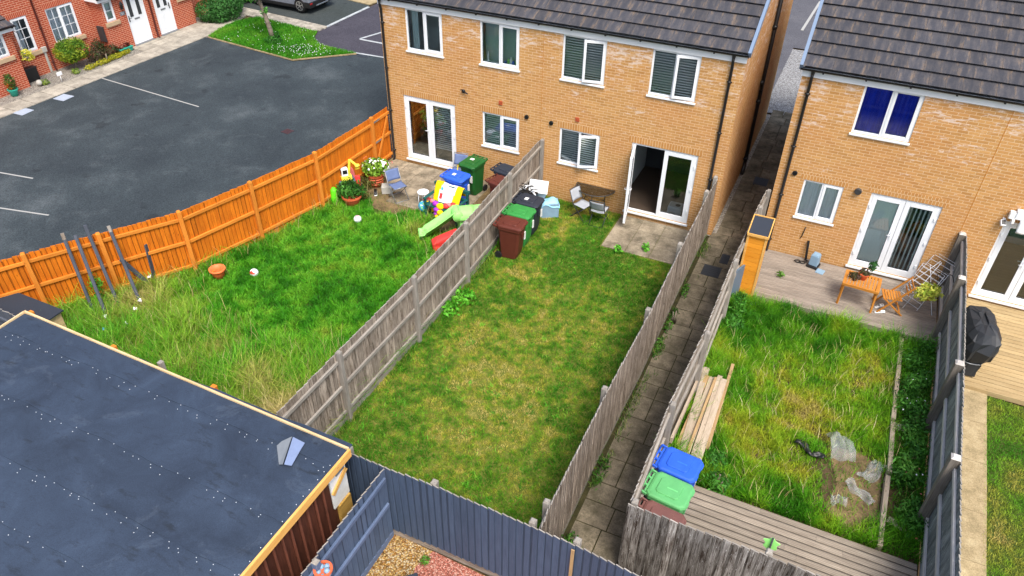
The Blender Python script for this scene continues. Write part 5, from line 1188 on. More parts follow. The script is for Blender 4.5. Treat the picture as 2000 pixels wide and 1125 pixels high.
# torn plastic sheet in the weedy bed
k = N('clear_sheet'); k.b.inputs['Alpha'].default_value = .33; k.done(lin('b6bcbc'), .3, .5)
for i, (x, y, a, sx, sy, lab) in enumerate([(14.5, -6.6, .3, .24, .3, 'crumpled clear plastic sheet hooped up in the weedy bed'), (15.12, -6.95, 1.1, .32, .14, 'torn clear plastic strip beside the edging boards'), (14.95, -7.55, 2.5, .3, .1, 'grey clear plastic strip lying on bare soil'), (14.6, -7.9, .2, .14, .1, 'small clear plastic scrap near the lower decking')]):
    m = MB(TR(x, y, .05, a)); m.smooth = True
    m.sheet(lambda u, v: ((u - .5) * 2 * sx, (v - .5) * 2 * sy + .03 * sin(u * 9 + i), (.34 if i == 0 else .1) * sin(pi * v) ** .7 * (.7 + .3 * sin(u * 5 + i)) + .022 * sin(u * 13 + v * 6 + i) + .016 * sin(v * 15 - u * 8)), 34, 30); single('plastic_sheet', m, 'clear_sheet', lab, 'plastic sheet', (x, y, 0), group='torn plastic in the weedy bed')
m = MB(TR(13.95, -6.95, .08, -.4)); m.smooth = True; m.sheet(lambda u, v: ((u - .5) * .6, (v - .5) * .14 + .05 * sin(u * 8), .05 * sin(u * 14) * sin(v * 6) + .04), 16, 6); single('black_plastic_strip', m, 'black_plastic', 'ragged black plastic strip in the long grass', 'plastic strip', (13.95, -6.95, 0), solid=.008)
LF = thing('leaf_ornament', 'pale green leaf ornament on a dark stick at the fence post', 'garden ornament', (13.5, -10.78, 1.55))
m = MB(); m.tube([(0, .0, -1.45), (.0, .02, .42)], .012, 6); m.build('stick', 'dark_metal', LF)
m = MB(); pts = [(.0, -.18), (.05, -.06), (.10, -.02), (.08, .06), (.12, .12), (.05, .15), (0, .22), (-.05, .15), (-.12, .12), (-.08, .06), (-.10, -.02), (-.05, -.06)]
m.add([(x, .04, z + .18) for x, z in pts] + [(x, .055, z + .18) for x, z in pts], [tuple(range(12)), tuple(reversed(range(12, 24)))] + [(i, 12 + i, 12 + (i + 1) % 12, (i + 1) % 12) for i in range(12)]); m.build('leaf', 'toy_lime', LF)
# foreground garden behind the navy fences
m = MB(); m.poly([(x, y, .0) for x, y in [(7.6, -11.98), (13.8, -12.12), (13.8, -17), (7.6, -17)]]); tag(m.build('golden_gravel', 'golden_gravel'), kind='stuff')
m = MB(); m.poly([(x, y, .014) for x, y in [(8.42, -12.0), (13.8, -12.2), (13.8, -17), (8.9, -17), (8.45, -12.8), (8.3, -12.4)]]); tag(m.build('red_gravel', 'red_gravel'), kind='stuff')
m = MB(TR(8.4, -13.0, 0, .75)); m.box(-.22, .3, -.25, .25, 0, .16); m.box(-.26, .34, -.29, .29, .16, .2); single('low_bench', m, 'felt', 'dark low flat-topped box on the golden gravel', 'box', (8.4, -13.0, 0), bevel=.012)
WP = thing('wall_planter', 'terracotta pot of pale succulents hung on the navy side fence', 'planter', (7.78, -13.85, 1.5))
m = MB(); pot(m, (0, 0, 0), .12, .2); m.build('pot', 'pot_terracotta', WP)
m = MB(); m.smooth = True; [m.ball((.07 * cos(i * 1.3), .07 * sin(i * 1.3), .2 - .02 * i), .045, 7) for i in range(7)]; m.build('succulent', 'feeder_blue', WP)
m = MB(); m.beam((7.69, -13.86, 0), (7.69, -13.86, 1.86), .1, .1); 
m = MB(); m.smooth = True; m.ball((11.62, -12.4, 1.55), .1, 10); m.m = 1; m.tube([(11.62, -12.4, 0), (11.62, -12.4, 1.5)], .012, 6); single('garden_globe', m, ['bin_blue', 'dark_metal'], 'blue globe on a stick at the bottom edge behind the navy fence', 'ornament', (11.62, -12.4, 0))

LT = thing('litter_box', 'grey covered box with a round hole, just inside the open french door', 'pet box', (9.25, .42, .12))
m = MB(); m.loft([[(-.22, -.18, 0), (.22, -.18, 0), (.22, .18, 0), (-.22, .18, 0)], [(-.2, -.17, .34), (.2, -.17, .34), (.2, .17, .34), (-.2, .17, .34)]]); m.build('body', 'chair_grey', LT, bevel=.04)
m = MB(); m.lathe([(.001, .345), (.075, .345)], (.06, -.03, 0), 16); m.build('opening', 'black_plastic', LT)
HP = thing('house_plant', 'green leafed houseplant on a dark stand behind the left french door glass', 'house plant', (1.0, .62, .12))
m = MB(); m.box(-.2, .2, -.15, .15, 0, .95); m.build('stand', 'room_floor', HP, bevel=.01)
m = MB(); m.lathe([(.001, .95), (.09, .95), (.13, 1.15), (.11, 1.15)], n=14); m.build('pot', 'pot_terracotta', HP)
leafcloud('foliage', [(0, 0, 1.3, .2, .16, .16)], 60, .1, [lin('4a8a1c'), lin('8ad03a'), lin('b4e85a')], HP, aspect=.3)
# ------------------------------------------------------------------ red brick terrace (local x runs along the street front, +y into the house)
RH = thing('red_brick_house', 'red brick terrace with white doors and cottage windows along the car park', 'house', (-15.62, 0, 0), pi / 2 - .015)
RC = .62                                              # recessed main wall
m = MB()
wa, wb, wl, wc = (-.62, .06, .95, 2.27), (.86, 2.07, .95, 2.25), (-2.35, -1.42, 1.28, 2.12), (2.9, 3.38, 1.26, 2.1)
da, db = (3.9, 4.9, .04, 2.16), (5.36, 6.3, .04, 2.16); wd = (6.72, 7.25, 1.3, 2.1)
wall_with_holes(m, -14, 9.5, -.1, 5.0, [wa, wb], y=RC)
wall_with_holes(m, 2.8, 7.45, -.1, 2.3, [wc, da, db, wd], y=0)
wall_with_holes(m, -6, -1.15, -.1, 2.3, [wl], y=0)
for x, f_ in ((2.8, 1), (7.45, 0), (-6, 1), (-1.15, 0)):
    p = [(x, 0, -.1), (x, RC, -.1), (x, RC, 2.62), (x, 0, 2.3)]; m.poly(p[::-1] if f_ else p)
for x, f_ in ((-14, 1), (9.5, 0)):
    p = [(x, RC, -.1), (x, 8, -.1), (x, 8, 5), (x, 4.3, 7.3), (x, RC, 5)]; m.poly(p[::-1] if f_ else p)
m.quad((9.5, 8, -.1), (-14, 8, -.1), (-14, 8, 5), (9.5, 8, 5))
m.m = 1
for (a, b, c, d_), y in ((wa, RC), (wb, RC), (wl, 0), (wc, 0), (wd, 0)): soldier(m, a, b, d_, y=y)
m.build('wall', ['red_brick', 'red_brick_soldier'], RH)
m = MB(); m.box(-13.9, 9.4, RC + 2.4, RC + 2.45, 0, 5); m.box(-13.9, 9.4, RC + .1, RC + 2.4, 2.45, 2.5); m.box(2.85, 7.4, RC - .1, RC + .0, 0, 2.25); m.box(-5.9, -1.2, RC - .1, RC - .0, 0, 2.25); m.build('interior', 'room_wall', RH)
tiles(RH, -14.1, 9.6, RC - .3, 4.95, R(32), 4.8); 
m = MB(); m.add([(-14.1, 4.0, 7.32), (9.6, 4.0, 7.32), (9.6, 8.3, 4.9), (-14.1, 8.3, 4.9)], [(0, 1, 2, 3)]); m.build('rear_roof', 'felt', RH)
for a, b in ((2.62, 7.6), (-6.2, -1.0)):
    tiles(RH, a, b, -.17, 2.28, R(27), .75, name='porch_roof')
    m = MB(); m.box(a, b, -.14, -.11, 2.12, 2.3); m.box(a, b, -.11, -.004, 2.12, 2.14); [m.box(x, x + .025, -.11, RC - .01, 2.14, 2.32) for x in (a, b - .025)]; m.build('fascia', 'white_plastic', RH)
    gutter(RH, a - .02, b + .02, -.2, 2.3, .05)
bars = (2, (.42, .72))
for q, y, one in ((wa, RC, True), (wb, RC, False), (wl, 0, False), (wc, 0, True), (wd, 0, True)):
    w_ = window(RH, *q, y=y, bars=(2, (.38, .7)) if q not in (wc, wd) else (1, (.52,)), single_light=one, sill=False, mull=.45)
    m = MB(); m.box(q[0] - .1, q[1] + .1, y - .07, y + .024, q[2] - .16, q[2] - .004); m.build('sill', 'stone_sill', w_, bevel=.006)
    m = MB(); m.smooth = True; m.sheet(lambda u, v: (q[0] + .04 + u * (q[1] - q[0] - .08) * (.5 if one and q is wa else 1), y + .15 + .018 * sin(u * 50), q[2] + .02 + v * (q[3] - q[2] - .03)), 50, 2); m.build('net_curtain', 'net_curtain', w_)
def front_door(q, hand):
    m = MB(); ring(m, *q, .02, .1, .06, .03); d = m.build('front_door', 'white_plastic', RH, bevel=.004)
    a, b, c, e = q; m = MB(); m.box(a + .065, b - .065, .05, .09, c + .035, e - .065); 
    w_ = b - a
    for x in (a + .16, b - .16 - w_ * .27): m.box(x, x + w_ * .27, .044, .052, c + .18, c + .8); m.box(x + .03, x + w_ * .27 - .03, .040, .05, c + .21, c + .77)
    m.build('door_leaf', 'white_plastic', d, bevel=.004)
    m = MB()
    for x in (a + .2, b - .2 - w_ * .17): m.box(x, x + w_ * .17, .040, .051, c + 1.12, e - .16)
    m.build('door_glass', 'dark_room', d)
    m = MB(); m.box((a + b) / 2 - .13, (a + b) / 2 + .13, .036, .051, c + .98, c + 1.04); m.build('letterbox', 'metal_grey', d)
    hx = a + .11 if hand < 0 else b - .11; m = MB(); m.box(hx - .02, hx + .02, .035, .052, c + .95, c + 1.2); m.tube([(hx, .03, c + 1.1), (hx, -.01, c + 1.1), (hx - .1 * hand, -.01, c + 1.1)], .011, 6); m.build('handle', 'dark_metal', d)
    m = MB(); m.box(a - .02, b + .02, -.08, .02, -.02, c + .0); m.build('threshold', 'metal_grey', d)
front_door(da, -1); front_door(db, 1)
downpipe(RH, .42, RC - .05, 4.95, .0, mat='maroon_pipe', yg=RC - .3); downpipe(RH, 5.13, -.05, 2.3, .0, mat='maroon_pipe', yg=-.2)
m = MB(); m.box(2.70, 2.795, .18, .52, .48, 1.12); m.build('meter_box', 'dark_metal', RH, bevel=.02)
m = MB(); m.box(-.95, -.45, .34, .6, -.02, .46); m.box(-.97, -.43, .32, .6, .46, .5); m.build('meter_box', 'black_plastic', RH, bevel=.02)
m = MB(); m.box(.2, .28, RC - .06, RC, .0, .8); m.box(.14, .34, RC - .09, RC, .8, 1.0); m.build('cable_duct', 'concrete', RH, bevel=.01)
m = MB(); lx = 3.68; m.lathe([(.001, 1.62), (.05, 1.64), (.075, 1.82), (.085, 1.83), (.05, 1.9), (.015, 1.96), (.001, 1.97)], (lx, -.13, 0), 6); m.tube([(lx, 0, 1.72), (lx, -.06, 1.6), (lx, -.13, 1.64)], .014, 6); m.build('wall_lantern', 'black_plastic', RH)
m = MB(); m.box(3.6, 3.84, -.015, -.0, 1.36, 1.5); pl = m.build('house_number_plate', 'felt_grey', RH)
cu_ = bpy.data.curves.new('numerals', 'FONT'); cu_.body = '17'; cu_.size = .12; cu_.extrude = .002; cu_.align_x = 'CENTER'
to = bpy.data.objects.new('numerals', cu_); COL.objects.link(to); dg = bpy.context.evaluated_depsgraph_get(); me = bpy.data.meshes.new_from_object(to.evaluated_get(dg)); bpy.data.objects.remove(to)
me.transform(Matrix.Translation((3.72, -.018, 1.39)) @ Matrix.Rotation(pi / 2, 4, 'X')); no = bpy.data.objects.new('numerals', me); me.materials.append(MATS['white_trim']); COL.objects.link(no); no.parent = pl
rot = Matrix.Rotation(pi / 2 - .015, 4, 'Z'); rbase = Matrix.Translation((-15.62, 0, 0)) @ rot
def rw(x, y, z=0): v = rbase @ Vector((x, y, z)); return (v.x, v.y, v.z)
# ------------------------------------------------------------------ planting
def G(*h): return [lin(x) for x in h]
gd, gm, gl_, gy = G('1d3a12', '2f5a1c', '4f8a2c', '8fa83a')
def shrub(name, label, cat, base, blobs, n, size, cols, group=None, trunk=None, extra=None, **kw):
    t = thing(name, label, cat, base, 0, group)
    leafcloud('foliage', blobs, n, size, cols, t, **kw)
    m = MB()
    for q in (trunk or [((0, 0, 0), (.02, .03, .35), .03), ((0, 0, 0), (-.06, .05, .3), .02), ((.03, -.02, 0), (.1, -.06, .3), .02)]): m.tube([q[0], q[1]], [q[2], q[2] * .6], 6)
    m.build('stem', 'bark', t); return t
shrub('clipped_shrub', 'square clipped green and yellow shrub in front of the cottage window', 'shrub', (-15.6, .92, 0), [(-.1, -.15, .72, .42, .42, .36), (.08, .2, .72, .4, .42, .36), (-.1, .1, .95, .42, .5, .2), (.05, -.1, .6, .36, .4, .3)], 5200, .035, G('2c4a14', '47701e', '6f8a24', 'a3a52e'), shell=.75)
shrub('low_shrub', 'dark low shrub with reddish leaves between the clipped shrub and the brick porch', 'shrub', (-15.6, 2.1, 0), [(0, -.1, .25, .3, .45, .25), (.1, .5, .22, .25, .4, .2), (-.25, .2, .4, .2, .3, .3)], 1800, .04, G('1c2c16', '2f4a22', '5c3a34', '4f6f3e'))
shrub('yellow_groundcover', 'strip of yellow-green groundcover along the pavement below the shrub', 'plant', (-15.1, 2.0, 0), [(0, -.8, .07, .12, .3, .09), (-.0, -.2, .08, .15, .4, .1), (-.05, .5, .08, .15, .45, .1), (-.1, 1.05, .07, .12, .25, .08)], 2200, .025, G('5c7018', '8f9420', 'b8b02c', '4b6a20'))
shrub('rounded_bush', 'large rounded evergreen bush at the corner of the red house', 'bush', (-15.0, 8.0, 0), [(-.1, -.05, .45, .55, .55, .5), (.35, .55, .55, .75, .75, .6), (-.1, 1.2, .6, .7, .75, .65), (.35, .05, .3, .5, .45, .35)], 9000, .045, G('1c3d18', '2a5524', '3d7032', '4b8040'), shell=.8)
shrub('far_bush', 'small dark bush beside the grey driveway behind the rounded bush', 'bush', (-15.9, 11.0, 0), [(0, 0, .4, .6, .6, .45)], 1800, .05, G('1c3d18', '2a5524', '3d7032'), shell=.8)
TP = rw(-2.0, -.28); m = MB(); pot(m, TP, .17, .26); single('flower_pot', m, 'pot_teal', 'teal pot beside the red brick wall at the left edge', 'flower pot', TP)
shrub('potted_plant', 'leafy plant with an orange bloom in the teal pot', 'plant', (TP[0], TP[1], .2), [(0, 0, .32, .17, .17, .3)], 500, .035, G('1f3a18', '35541f', '5a6f2c', 'c8662a'), trunk=[((0, 0, 0), (0, 0, .4), .012)])
tr = rw(3.2, -.2); TRG = thing('planter_trough', 'long green planter trough on the pavement below the small window', 'planter', tr, pi / 2 - .02)
m = MB(); m.loft([[(-.3, -.08, 0), (.3, -.08, 0), (.3, .08, 0), (-.3, .08, 0)], [(-.33, -.11, .17), (.33, -.11, .17), (.33, .11, .17), (-.33, .11, .17)]]); m.box(-.35, .35, -.13, .13, .16, .19); m.build('trough', 'pot_teal', TRG, bevel=.008)
shrub('potted_plant', 'low dark red flowers filling the green trough', 'plant', (tr[0], tr[1], .17), [(0, -.2, .07, .08, .12, .07), (0, .1, .09, .08, .16, .09)], 420, .03, G('2c2a18', '5a2a20', '7c2c24', 'c7a184'), trunk=[((0, 0, 0), (0, .05, .08), .008)])
hb = rw(-1.02, -.28, 1.2); WHB = thing('hanging_basket', 'hanging basket with yellow leaves on the red brick porch', 'hanging basket', hb)
m = MB(); m.smooth = True; m.lathe([(.001, -.14), (.09, -.1), (.14, 0), (.13, 0)], n=14); m.build('bowl', 'bark', WHB)
m = MB(); m.tube([(-.26, .0, .62), (-.26, 0, .9), (0, 0, .85), (0, 0, .75)], .012, 6); [m.tube([(.13 * cos(a), .13 * sin(a), 0), (0, 0, .75)], .004, 4) for a in (0, 2.1, 4.2)]; m.build('bracket', 'black_plastic', WHB)
leafcloud('foliage', [(0, 0, .1, .18, .18, .15), (0, .05, -.08, .2, .2, .12)], 500, .035, G('6f8a1c', 'c9c62a', 'e5dc5a', '3f6a20'), WHB)
m = MB(); m.tube([(-14.95, -.3, 0), (-14.95, -.3, .3)], .012, 6); m.box(-14.98, -14.93, -.4, -.2, .26, .38); single('garden_sign', m, 'white_plastic', 'tiny white peg sign at the pavement edge by the clipped shrub', 'sign', (-14.95, -.3, 0))
m = MB(); m.smooth = True; m.ball((-15.35, -.95, .12), .11, 9, (1, 1, 1)); single('garden_stone', m, 'concrete', 'round grey stone on the gravel near the black meter box', 'stone', (-15.35, -.95, 0))
for x, y, s_, lab in ((-15.3, -.75, .12, 'small weed tuft on the gravel below the meter box'), (-15.2, .55, .14, 'leafy weed clump at the left foot of the clipped shrub')):
    shrub('weed', lab, 'weed', (x, y, 0), [(0, 0, .08, s_ * 1.2, s_ * 1.2, .1)], 160, .035, G('3a5a1c', '6a8a2c', '8a9a4a'), trunk=[((0, 0, 0), (0, 0, .08), .006)])
# young tree on the verge
YT = thing('young_tree', 'slender young tree with a leaning pale trunk on the clover verge', 'tree', (-10.62, 7.0, 0))
m = MB(); m.tube([(0, 0, 0), (-.09, .01, .5), (-.21, .0, 1.05), (-.36, .0, 1.6), (-.5, .05, 2.3), (-.56, .1, 3.2)], [.125, .105, .09, .075, .06, .03], 10)
for p in (((-.36, .0, 1.6), (-.1, -.1, 2.3)), ((-.42, .02, 1.9), (-.9, .2, 2.3)), ((-.5, .05, 2.3), (-.2, .4, 3.1)), ((-.3, .0, 1.4), (-.7, -.1, 1.75))): m.tube([p[0], (Vector(p[0]) + Vector(p[1])) / 2 + Vector((0, 0, .08)), p[1]], [.03, .02, .008], 6)
m.build('trunk', 'bark', YT)
leafcloud('crown', [(-.5, .1, 3.0, .8, .8, .8), (-.75, -.05, 1.9, .42, .4, .24), (-.25, -.05, 2.2, .4, .4, .3), (-.5, .3, 3.8, .6, .6, .6), (-.16, .0, 1.35, .1, .1, .12), (-.3, .0, 1.2, .08, .1, .1), (-.95, .1, 2.2, .4, .4, .3)], 4200, .055, G('22501c', '3a7a2a', '55963a', '6fae4a'), YT, shell=.35)
leafcloud('sucker_growth', [(.05, -.1, .12, .4, .35, .16), (.0, .1, .2, .25, .25, .22)], 900, .04, G('1e4616', '2f6a20', '4a8a30'), YT)
# parked car, only its tail is in view
CA = thing('parked_car', 'dark grey car on the driveway at the top edge, one alloy wheel in view', 'car', (-12.5, 11.76, 0), -.02)
# local: x to the rear, left flank at -y towards the camera
def sec(x, zl, zs, zr, wl, wr): return [(x, -wl, zl), (x, -.92, zl + .12), (x, -.93, zs), (x, -wr, zr), (x, wr, zr), (x, .93, zs), (x, .92, zl + .12), (x, wl, zl)]
m = MB(); m.smooth = False
m.loft([sec(-3.25, .3, .62, .72, .7, .6), sec(-3.1, .25, .78, .86, .85, .75), sec(-2.0, .22, .92, 1.02, .88, .8), sec(-1.3, .22, .96, 1.5, .88, .66), sec(-.2, .22, .98, 1.58, .88, .68), sec(.5, .24, .98, 1.5, .88, .66), sec(.88, .3, .95, 1.15, .85, .7), sec(.98, .4, .8, .9, .8, .7)])
m.build('body', 'car_paint', CA, bevel=.05)
m = MB(); m.box(.2, 1.02, -.94, .94, .28, .55); m.box(-3.28, -2.6, -.94, .94, .26, .5); m.box(-2.7, .3, -.945, -.9, .2, .36); m.box(-2.7, .3, .9, .945, .2, .36); m.build('bumper', 'black_plastic', CA, bevel=.04)
m = MB(); m.box(-1.15, .45, -.9, -.8, 1.02, 1.4); m.box(-1.15, .45, .8, .9, 1.02, 1.4); m.box(.7, .84, -.6, .6, 1.02, 1.32); m.build('side_window', 'black_plastic', CA, bevel=.03)
for y in (-.85, .6): m = MB(); m.box(.86, 1.0, y, y + .25, .78, .95); m.build('tail_light', 'lamp_red', CA, bevel=.02)
for y in (-.9, .72): m = MB(); m.box(.92, 1.03, y, y + .18, .44, .52); m.build('reflector', 'lamp_red', CA, bevel=.01)
m = MB(); m.box(.95, 1.04, -.45, .45, .3, .36); m.build('exhaust_trim', 'chrome', CA, bevel=.01)
for x in (.4, -2.2):
    for y, sg in ((-.9, -1), (.9, 1)):
        m = MB(); m.smooth = True; m.lathe([(.22, -.11), (.31, -.11), (.34, -.08), (.34, .08), (.31, .11), (.22, .11), (.22, -.11)], (x, y - sg * .06, .34), 28, 'y'); wh = m.build('wheel', 'tyre', CA)
        m = MB(); m.lathe([(.001, -.03), (.23, -.03), (.23, .03), (.001, .03)], (x, y - sg * .05, .34), 24, 'y'); m.build('wheel_well', 'black_plastic', wh)
        m = MB(); yy = y + sg * .04
        m.lathe([(.19, -.01), (.22, -.012), (.22, .012), (.19, .01), (.19, -.01)], (x, yy, .34), 24, 'y')
        for i in range(5):
            a = i * 2 * pi / 5 + .3
            for da_ in (-.16, .16): m.beam((x + .04 * cos(a), yy, .34 + .04 * sin(a)), (x + .205 * cos(a + da_), yy, .34 + .205 * sin(a + da_)), .025, .02, up=(0, 1, 0))
        m.lathe([(.001, -.015), (.05, -.015), (.05, .015), (.001, .015)], (x, yy, .34), 12, 'y'); m.build('rim', 'chrome', wh)
# garden plants
def potplant(label, base, blobs, n, size, cols, cat='plant', name='potted_plant', **k): return shrub(name, label, cat, base, blobs, n, size, cols, trunk=[((0, 0, 0), (0, 0, .15), .01)], **k)
fl = potplant('bushy plant with white flowers in the ribbed terracotta pot', (.5, -1.75, .36), [(0, 0, .25, .36, .34, .26), (-.15, .1, .12, .3, .25, .14), (.2, .1, .3, .25, .2, .2)], 1100, .05, G('39601a', '6a9a2c', '95b840', '4a7a22'))
def blossoms(par, blobs, n, r, mat, name='blossom'):
    m = MB(); m.smooth = False
    for i in range(n):
        b = random.choice(blobs); d = Vector((random.gauss(0, 1), random.gauss(0, 1), abs(random.gauss(0, 1)))).normalized(); p = Vector(b[:3]) + Vector((d.x * b[3], d.y * b[4], d.z * b[5])) * 1.04
        q = r * random.uniform(.6, 1.3); T = Matrix.Translation(p) @ d.to_track_quat('Z', 'Y').to_matrix().to_4x4(); m.T = T
        m.add([(q * cos(a), q * sin(a), .3 * q if k % 2 else 0) for k, a in enumerate([2 * pi * j / 8 for j in range(8)])] + [(0, 0, .1 * q)], [(k, (k + 1) % 8, 8) for k in range(8)])
    m.T = None; return m.build(name, mat, par)
blossoms(fl, [(0, 0, .25, .36, .34, .26), (.2, .1, .3, .25, .2, .2)], 44, .038, 'cloth_white'); blossoms(fl, [(-.3, .15, .25, .2, .2, .2), (.35, .2, .35, .15, .15, .15)], 14, .035, 'toy_pink', 'pink_blossom')
potplant('dark leafy mound in the wide sunken terracotta pot', (.5, -3.0, .28), [(0, 0, .2, .4, .34, .24), (-.2, .1, .1, .3, .3, .2)], 1300, .06, G('17350f', '27521a', '3f7a28', '57903a'), aspect=.3)
shrub('trailing_weeds', 'brownish trailing weeds around the flower pots by the orange fence', 'weeds', (.25, -2.2, 0), [(0, 0, .2, .3, .4, .2), (.2, .45, .2, .3, .3, .2), (.3, -.5, .15, .3, .25, .16)], 1500, .04, G('4a4a22', '6f6a34', '39501e', '8a7a4a'))
shrub('weed', 'tall bright green weed against the orange fence near the storage box', 'weed', (-1.95, -9.7, 0), [(0, 0, .5, .1, .1, .45), (0, 0, .8, .12, .12, .25)], 300, .06, G('3a7a1c', '5aa02c', '84c04a'), aspect=.25, trunk=[((0, 0, 0), (0, 0, .9), .01)])
for x, y, s_, lab in ((5.62, -5.6, .3, 'bright leafy weed clump at the foot of the middle fence'), (5.55, -6.15, .24, 'smaller weed clump further along the foot of the middle fence'), (8.35, -1.95, .09, 'small green weed at the lawn edge of the middle patio'), (9.0, -1.55, .08, 'small green weed growing from the patio joints')):
    shrub('weed', lab, 'weed', (x, y, .02), [(0, 0, .1, s_, s_, .1)], int(600 * s_), .05, G('3a8a1c', '58a82a', '76c040'), trunk=[((0, 0, 0), (0, 0, .1), .006)])
PP = shrub('potted_plant', 'trailing purple-brown plant with a green sprig in the small pot on the table', 'plant', (14.32, -1.5, .9), [(.0, 0, .04, .12, .12, .06), (-.18, -.08, -.06, .14, .1, .08)], 260, .035, G('3a2c28', '5a3f38', '4a5a30'), trunk=[((0, 0, 0), (.12, .08, .22), .008)])
leafcloud('sprig', [(.13, .09, .2, .08, .08, .14)], 160, .035, G('1f4a24', '3a6a34', '4f8044'), PP)
leafcloud('foliage', [(0, 0, .1, .24, .24, .12), (-.1, -.1, .02, .2, .2, .12)], 420, .05, G('5a7a20', 'a0b03a', 'd0cf60', '7f9a30'), HB)
bed = []
for i in range(20):
    bed.append((random.uniform(15.55, 15.95), -2.85 - i * .28 + random.uniform(-.1, .1), random.uniform(.1, .28), random.uniform(.18, .32), random.uniform(.2, .34), random.uniform(.15, .3)))
n_ = thing('weed_bed', 'bed of dark leafy weeds along the dark fence', 'weeds', (15.75, -5.6, 0)); leafcloud('foliage', [(b[0] - 15.75, b[1] + 5.6, *b[2:]) for b in bed], 6500, .05, G('20441a', '356a22', '4f8e30', '6aa040'), n_, aspect=.28, shell=.2)
blossoms(n_, [(b[0] - 15.75, b[1] + 5.6, *b[2:]) for b in bed], 16, .014, 'cloth_white'); blossoms(n_, [(b[0] - 15.75, b[1] + 5.6, *b[2:]) for b in bed[14:]], 8, .018, 'toy_pink', 'pink_blossom')
shrub('weed', 'leafy weeds at the corner of the decking beside the orange cupboard', 'weeds', (11.78, -3.1, 0), [(0, 0, .2, .22, .35, .25), (.05, -.7, .15, .22, .3, .2)], 1100, .05, G('24521a', '3f7a28', '5fa038'), aspect=.3)
shrub('weed', 'leafy weeds beside the blue bin at the edge of the decking', 'weeds', (12.5, -8.55, 0), [(0, 0, .15, .25, .2, .2), (-.15, .5, .15, .2, .25, .2)], 900, .05, G('24521a', '3f7a28', '5fa038'), aspect=.3)
shrub('weed', 'weeds sprouting from the shaded edge of the passage', 'weeds', (10.5, -4.2, 0), [(-.06, 0, .08, .08, .5, .12), (-.06, -1.1, .06, .07, .4, .1), (-.04, -5.0, .09, .1, .4, .13), (-.02, -6.8, .1, .14, .3, .14), (-.06, 1.3, .05, .07, .3, .09)], 900, .045, G('1f4014', '38641f', '5a8a30'), aspect=.3)
shrub('weed', 'small weed on the golden gravel', 'weed', (8.4, -12.25, 0), [(0, 0, .06, .06, .06, .08)], 60, .05, G('3a6a1c', '6a9a3c'), aspect=.3, trunk=[((0, 0, 0), (0, 0, .1), .006)])
shrub('weed', 'tiny weed growing through the pale decking', 'weed', (12.5, -1.35, .12), [(0, 0, .08, .06, .06, .09)], 60, .05, G('3a6a1c', '6a9a3c'), aspect=.3, trunk=[((0, 0, 0), (0, 0, .1), .006)])
# ------------------------------------------------------------------ grass
def L3(h): return np.array(lin(h))
def gauss(x, y, spots):
    f = np.zeros(len(x))
    for (sx, sy, r, a) in spots: f += a * np.exp(-((x - sx) ** 2 + (y - sy) ** 2) / (2 * r * r))
    return f
def colour(n, stops, t):
    t = np.clip(t, 0, .9999) * (len(stops) - 1); i = t.astype(int); u = (t - i)[:, None]; s = np.array([L3(c) for c in stops])
    c = s[i] * (1 - u) + s[np.minimum(i + 1, len(stops) - 1)] * u
    return c * (.6 + .8 * NP.random(n))[:, None]
def patio_mask(x, y): return ~((x > 7.8) & (x < 9.86) & (y > -1.9))
# mown middle lawn: straw-coloured down the middle, greener in patches and along the right
xy = scatter(LAWN_M, 3600); xy = xy[patio_mask(xy[:, 0], xy[:, 1])]
x, y = xy.T
dry = gauss(x, y, [(6.4, -1.5, .5, .5), (6.2, -3.8, .35, .4), (7.7, -7.7, .9, .35), (8.3, -8.9, .9, .3), (7.0, -7.1, .8, .3), (8.1, -4.9, .6, .25), (6.2, -6.5, .6, .3), (7.1, -9.0, .8, .25), (8.8, -6.0, .5, .25), (7.0, -4.3, .45, .3), (8.4, -10, .8, .2), (6.6, -.6, .6, .4), (7.6, -5.6, .6, .25)])
grn = gauss(x, y, [(7.1, -2.7, .6, .5), (5.6, -6.9, .35, .4), (9.5, -3.6, .6, .45), (6.4, -5.5, .5, .25), (5.9, -10.3, .7, .25), (8.5, -2.6, .6, .4), (7.4, -1.2, .5, .45), (6.1, -8, .4, .2), (9.9, -6, .5, .3), (9.8, -9, .6, .25), (8.2, -2.0, .5, .3), (9.4, -11, .8, .25), (7, -11.2, .8, .2)])
f = .25 + .6 * dry - .9 * grn + (fbm(x, y, 1.5, 21) - .5) * .7 + (fbm(x, y, 4.2, 22) - .5) * 1.5 + (vnoise(x, y, 13, 23) - .5) * .5
col = colour(len(x), ['3a7a10', '56901a', '7ca028', 'a6a63c', 'bcae56', 'ccb872'], f)
keep = NP.random(len(x)) > np.clip((f - .55) * .8, 0, .5); xy, col, f, x, y = xy[keep], col[keep], f[keep], x[keep], y[keep]
h = (.022 + .032 * NP.random(len(x))) * (1.25 - .5 * np.clip(f, 0, 1)) * (.45 + 1.15 * vnoise(x, y, 9, 24))
edge = np.exp(-np.minimum.reduce([x - 5.34, 10.28 - x, y + 11.93]) / .12); h = h * (1 + 1.3 * edge * NP.random(len(x)))
tc = scatter(LAWN_M, 7); tc = tc[patio_mask(tc[:, 0], tc[:, 1])]; nt_ = 22; tr_ = .03 + .09 * NP.random(len(tc)) ** 2
tx = np.repeat(tc, nt_, 0) + NP.normal(size=(len(tc) * nt_, 2)) * np.repeat(tr_, nt_)[:, None]
tcol = np.repeat(colour(len(tc), ['2a6a14', '3f8a1c', '5ea82c', '86b23c'], NP.random(len(tc))), nt_, 0) * (.75 + .5 * NP.random(len(tx)))[:, None]
ins = (tx[:, 0] > 5.4) & (tx[:, 0] < 10.22) & (tx[:, 1] > -11.85) & (tx[:, 1] < -.1) & patio_mask(tx[:, 0], tx[:, 1]); tx, tcol = tx[ins], tcol[ins]
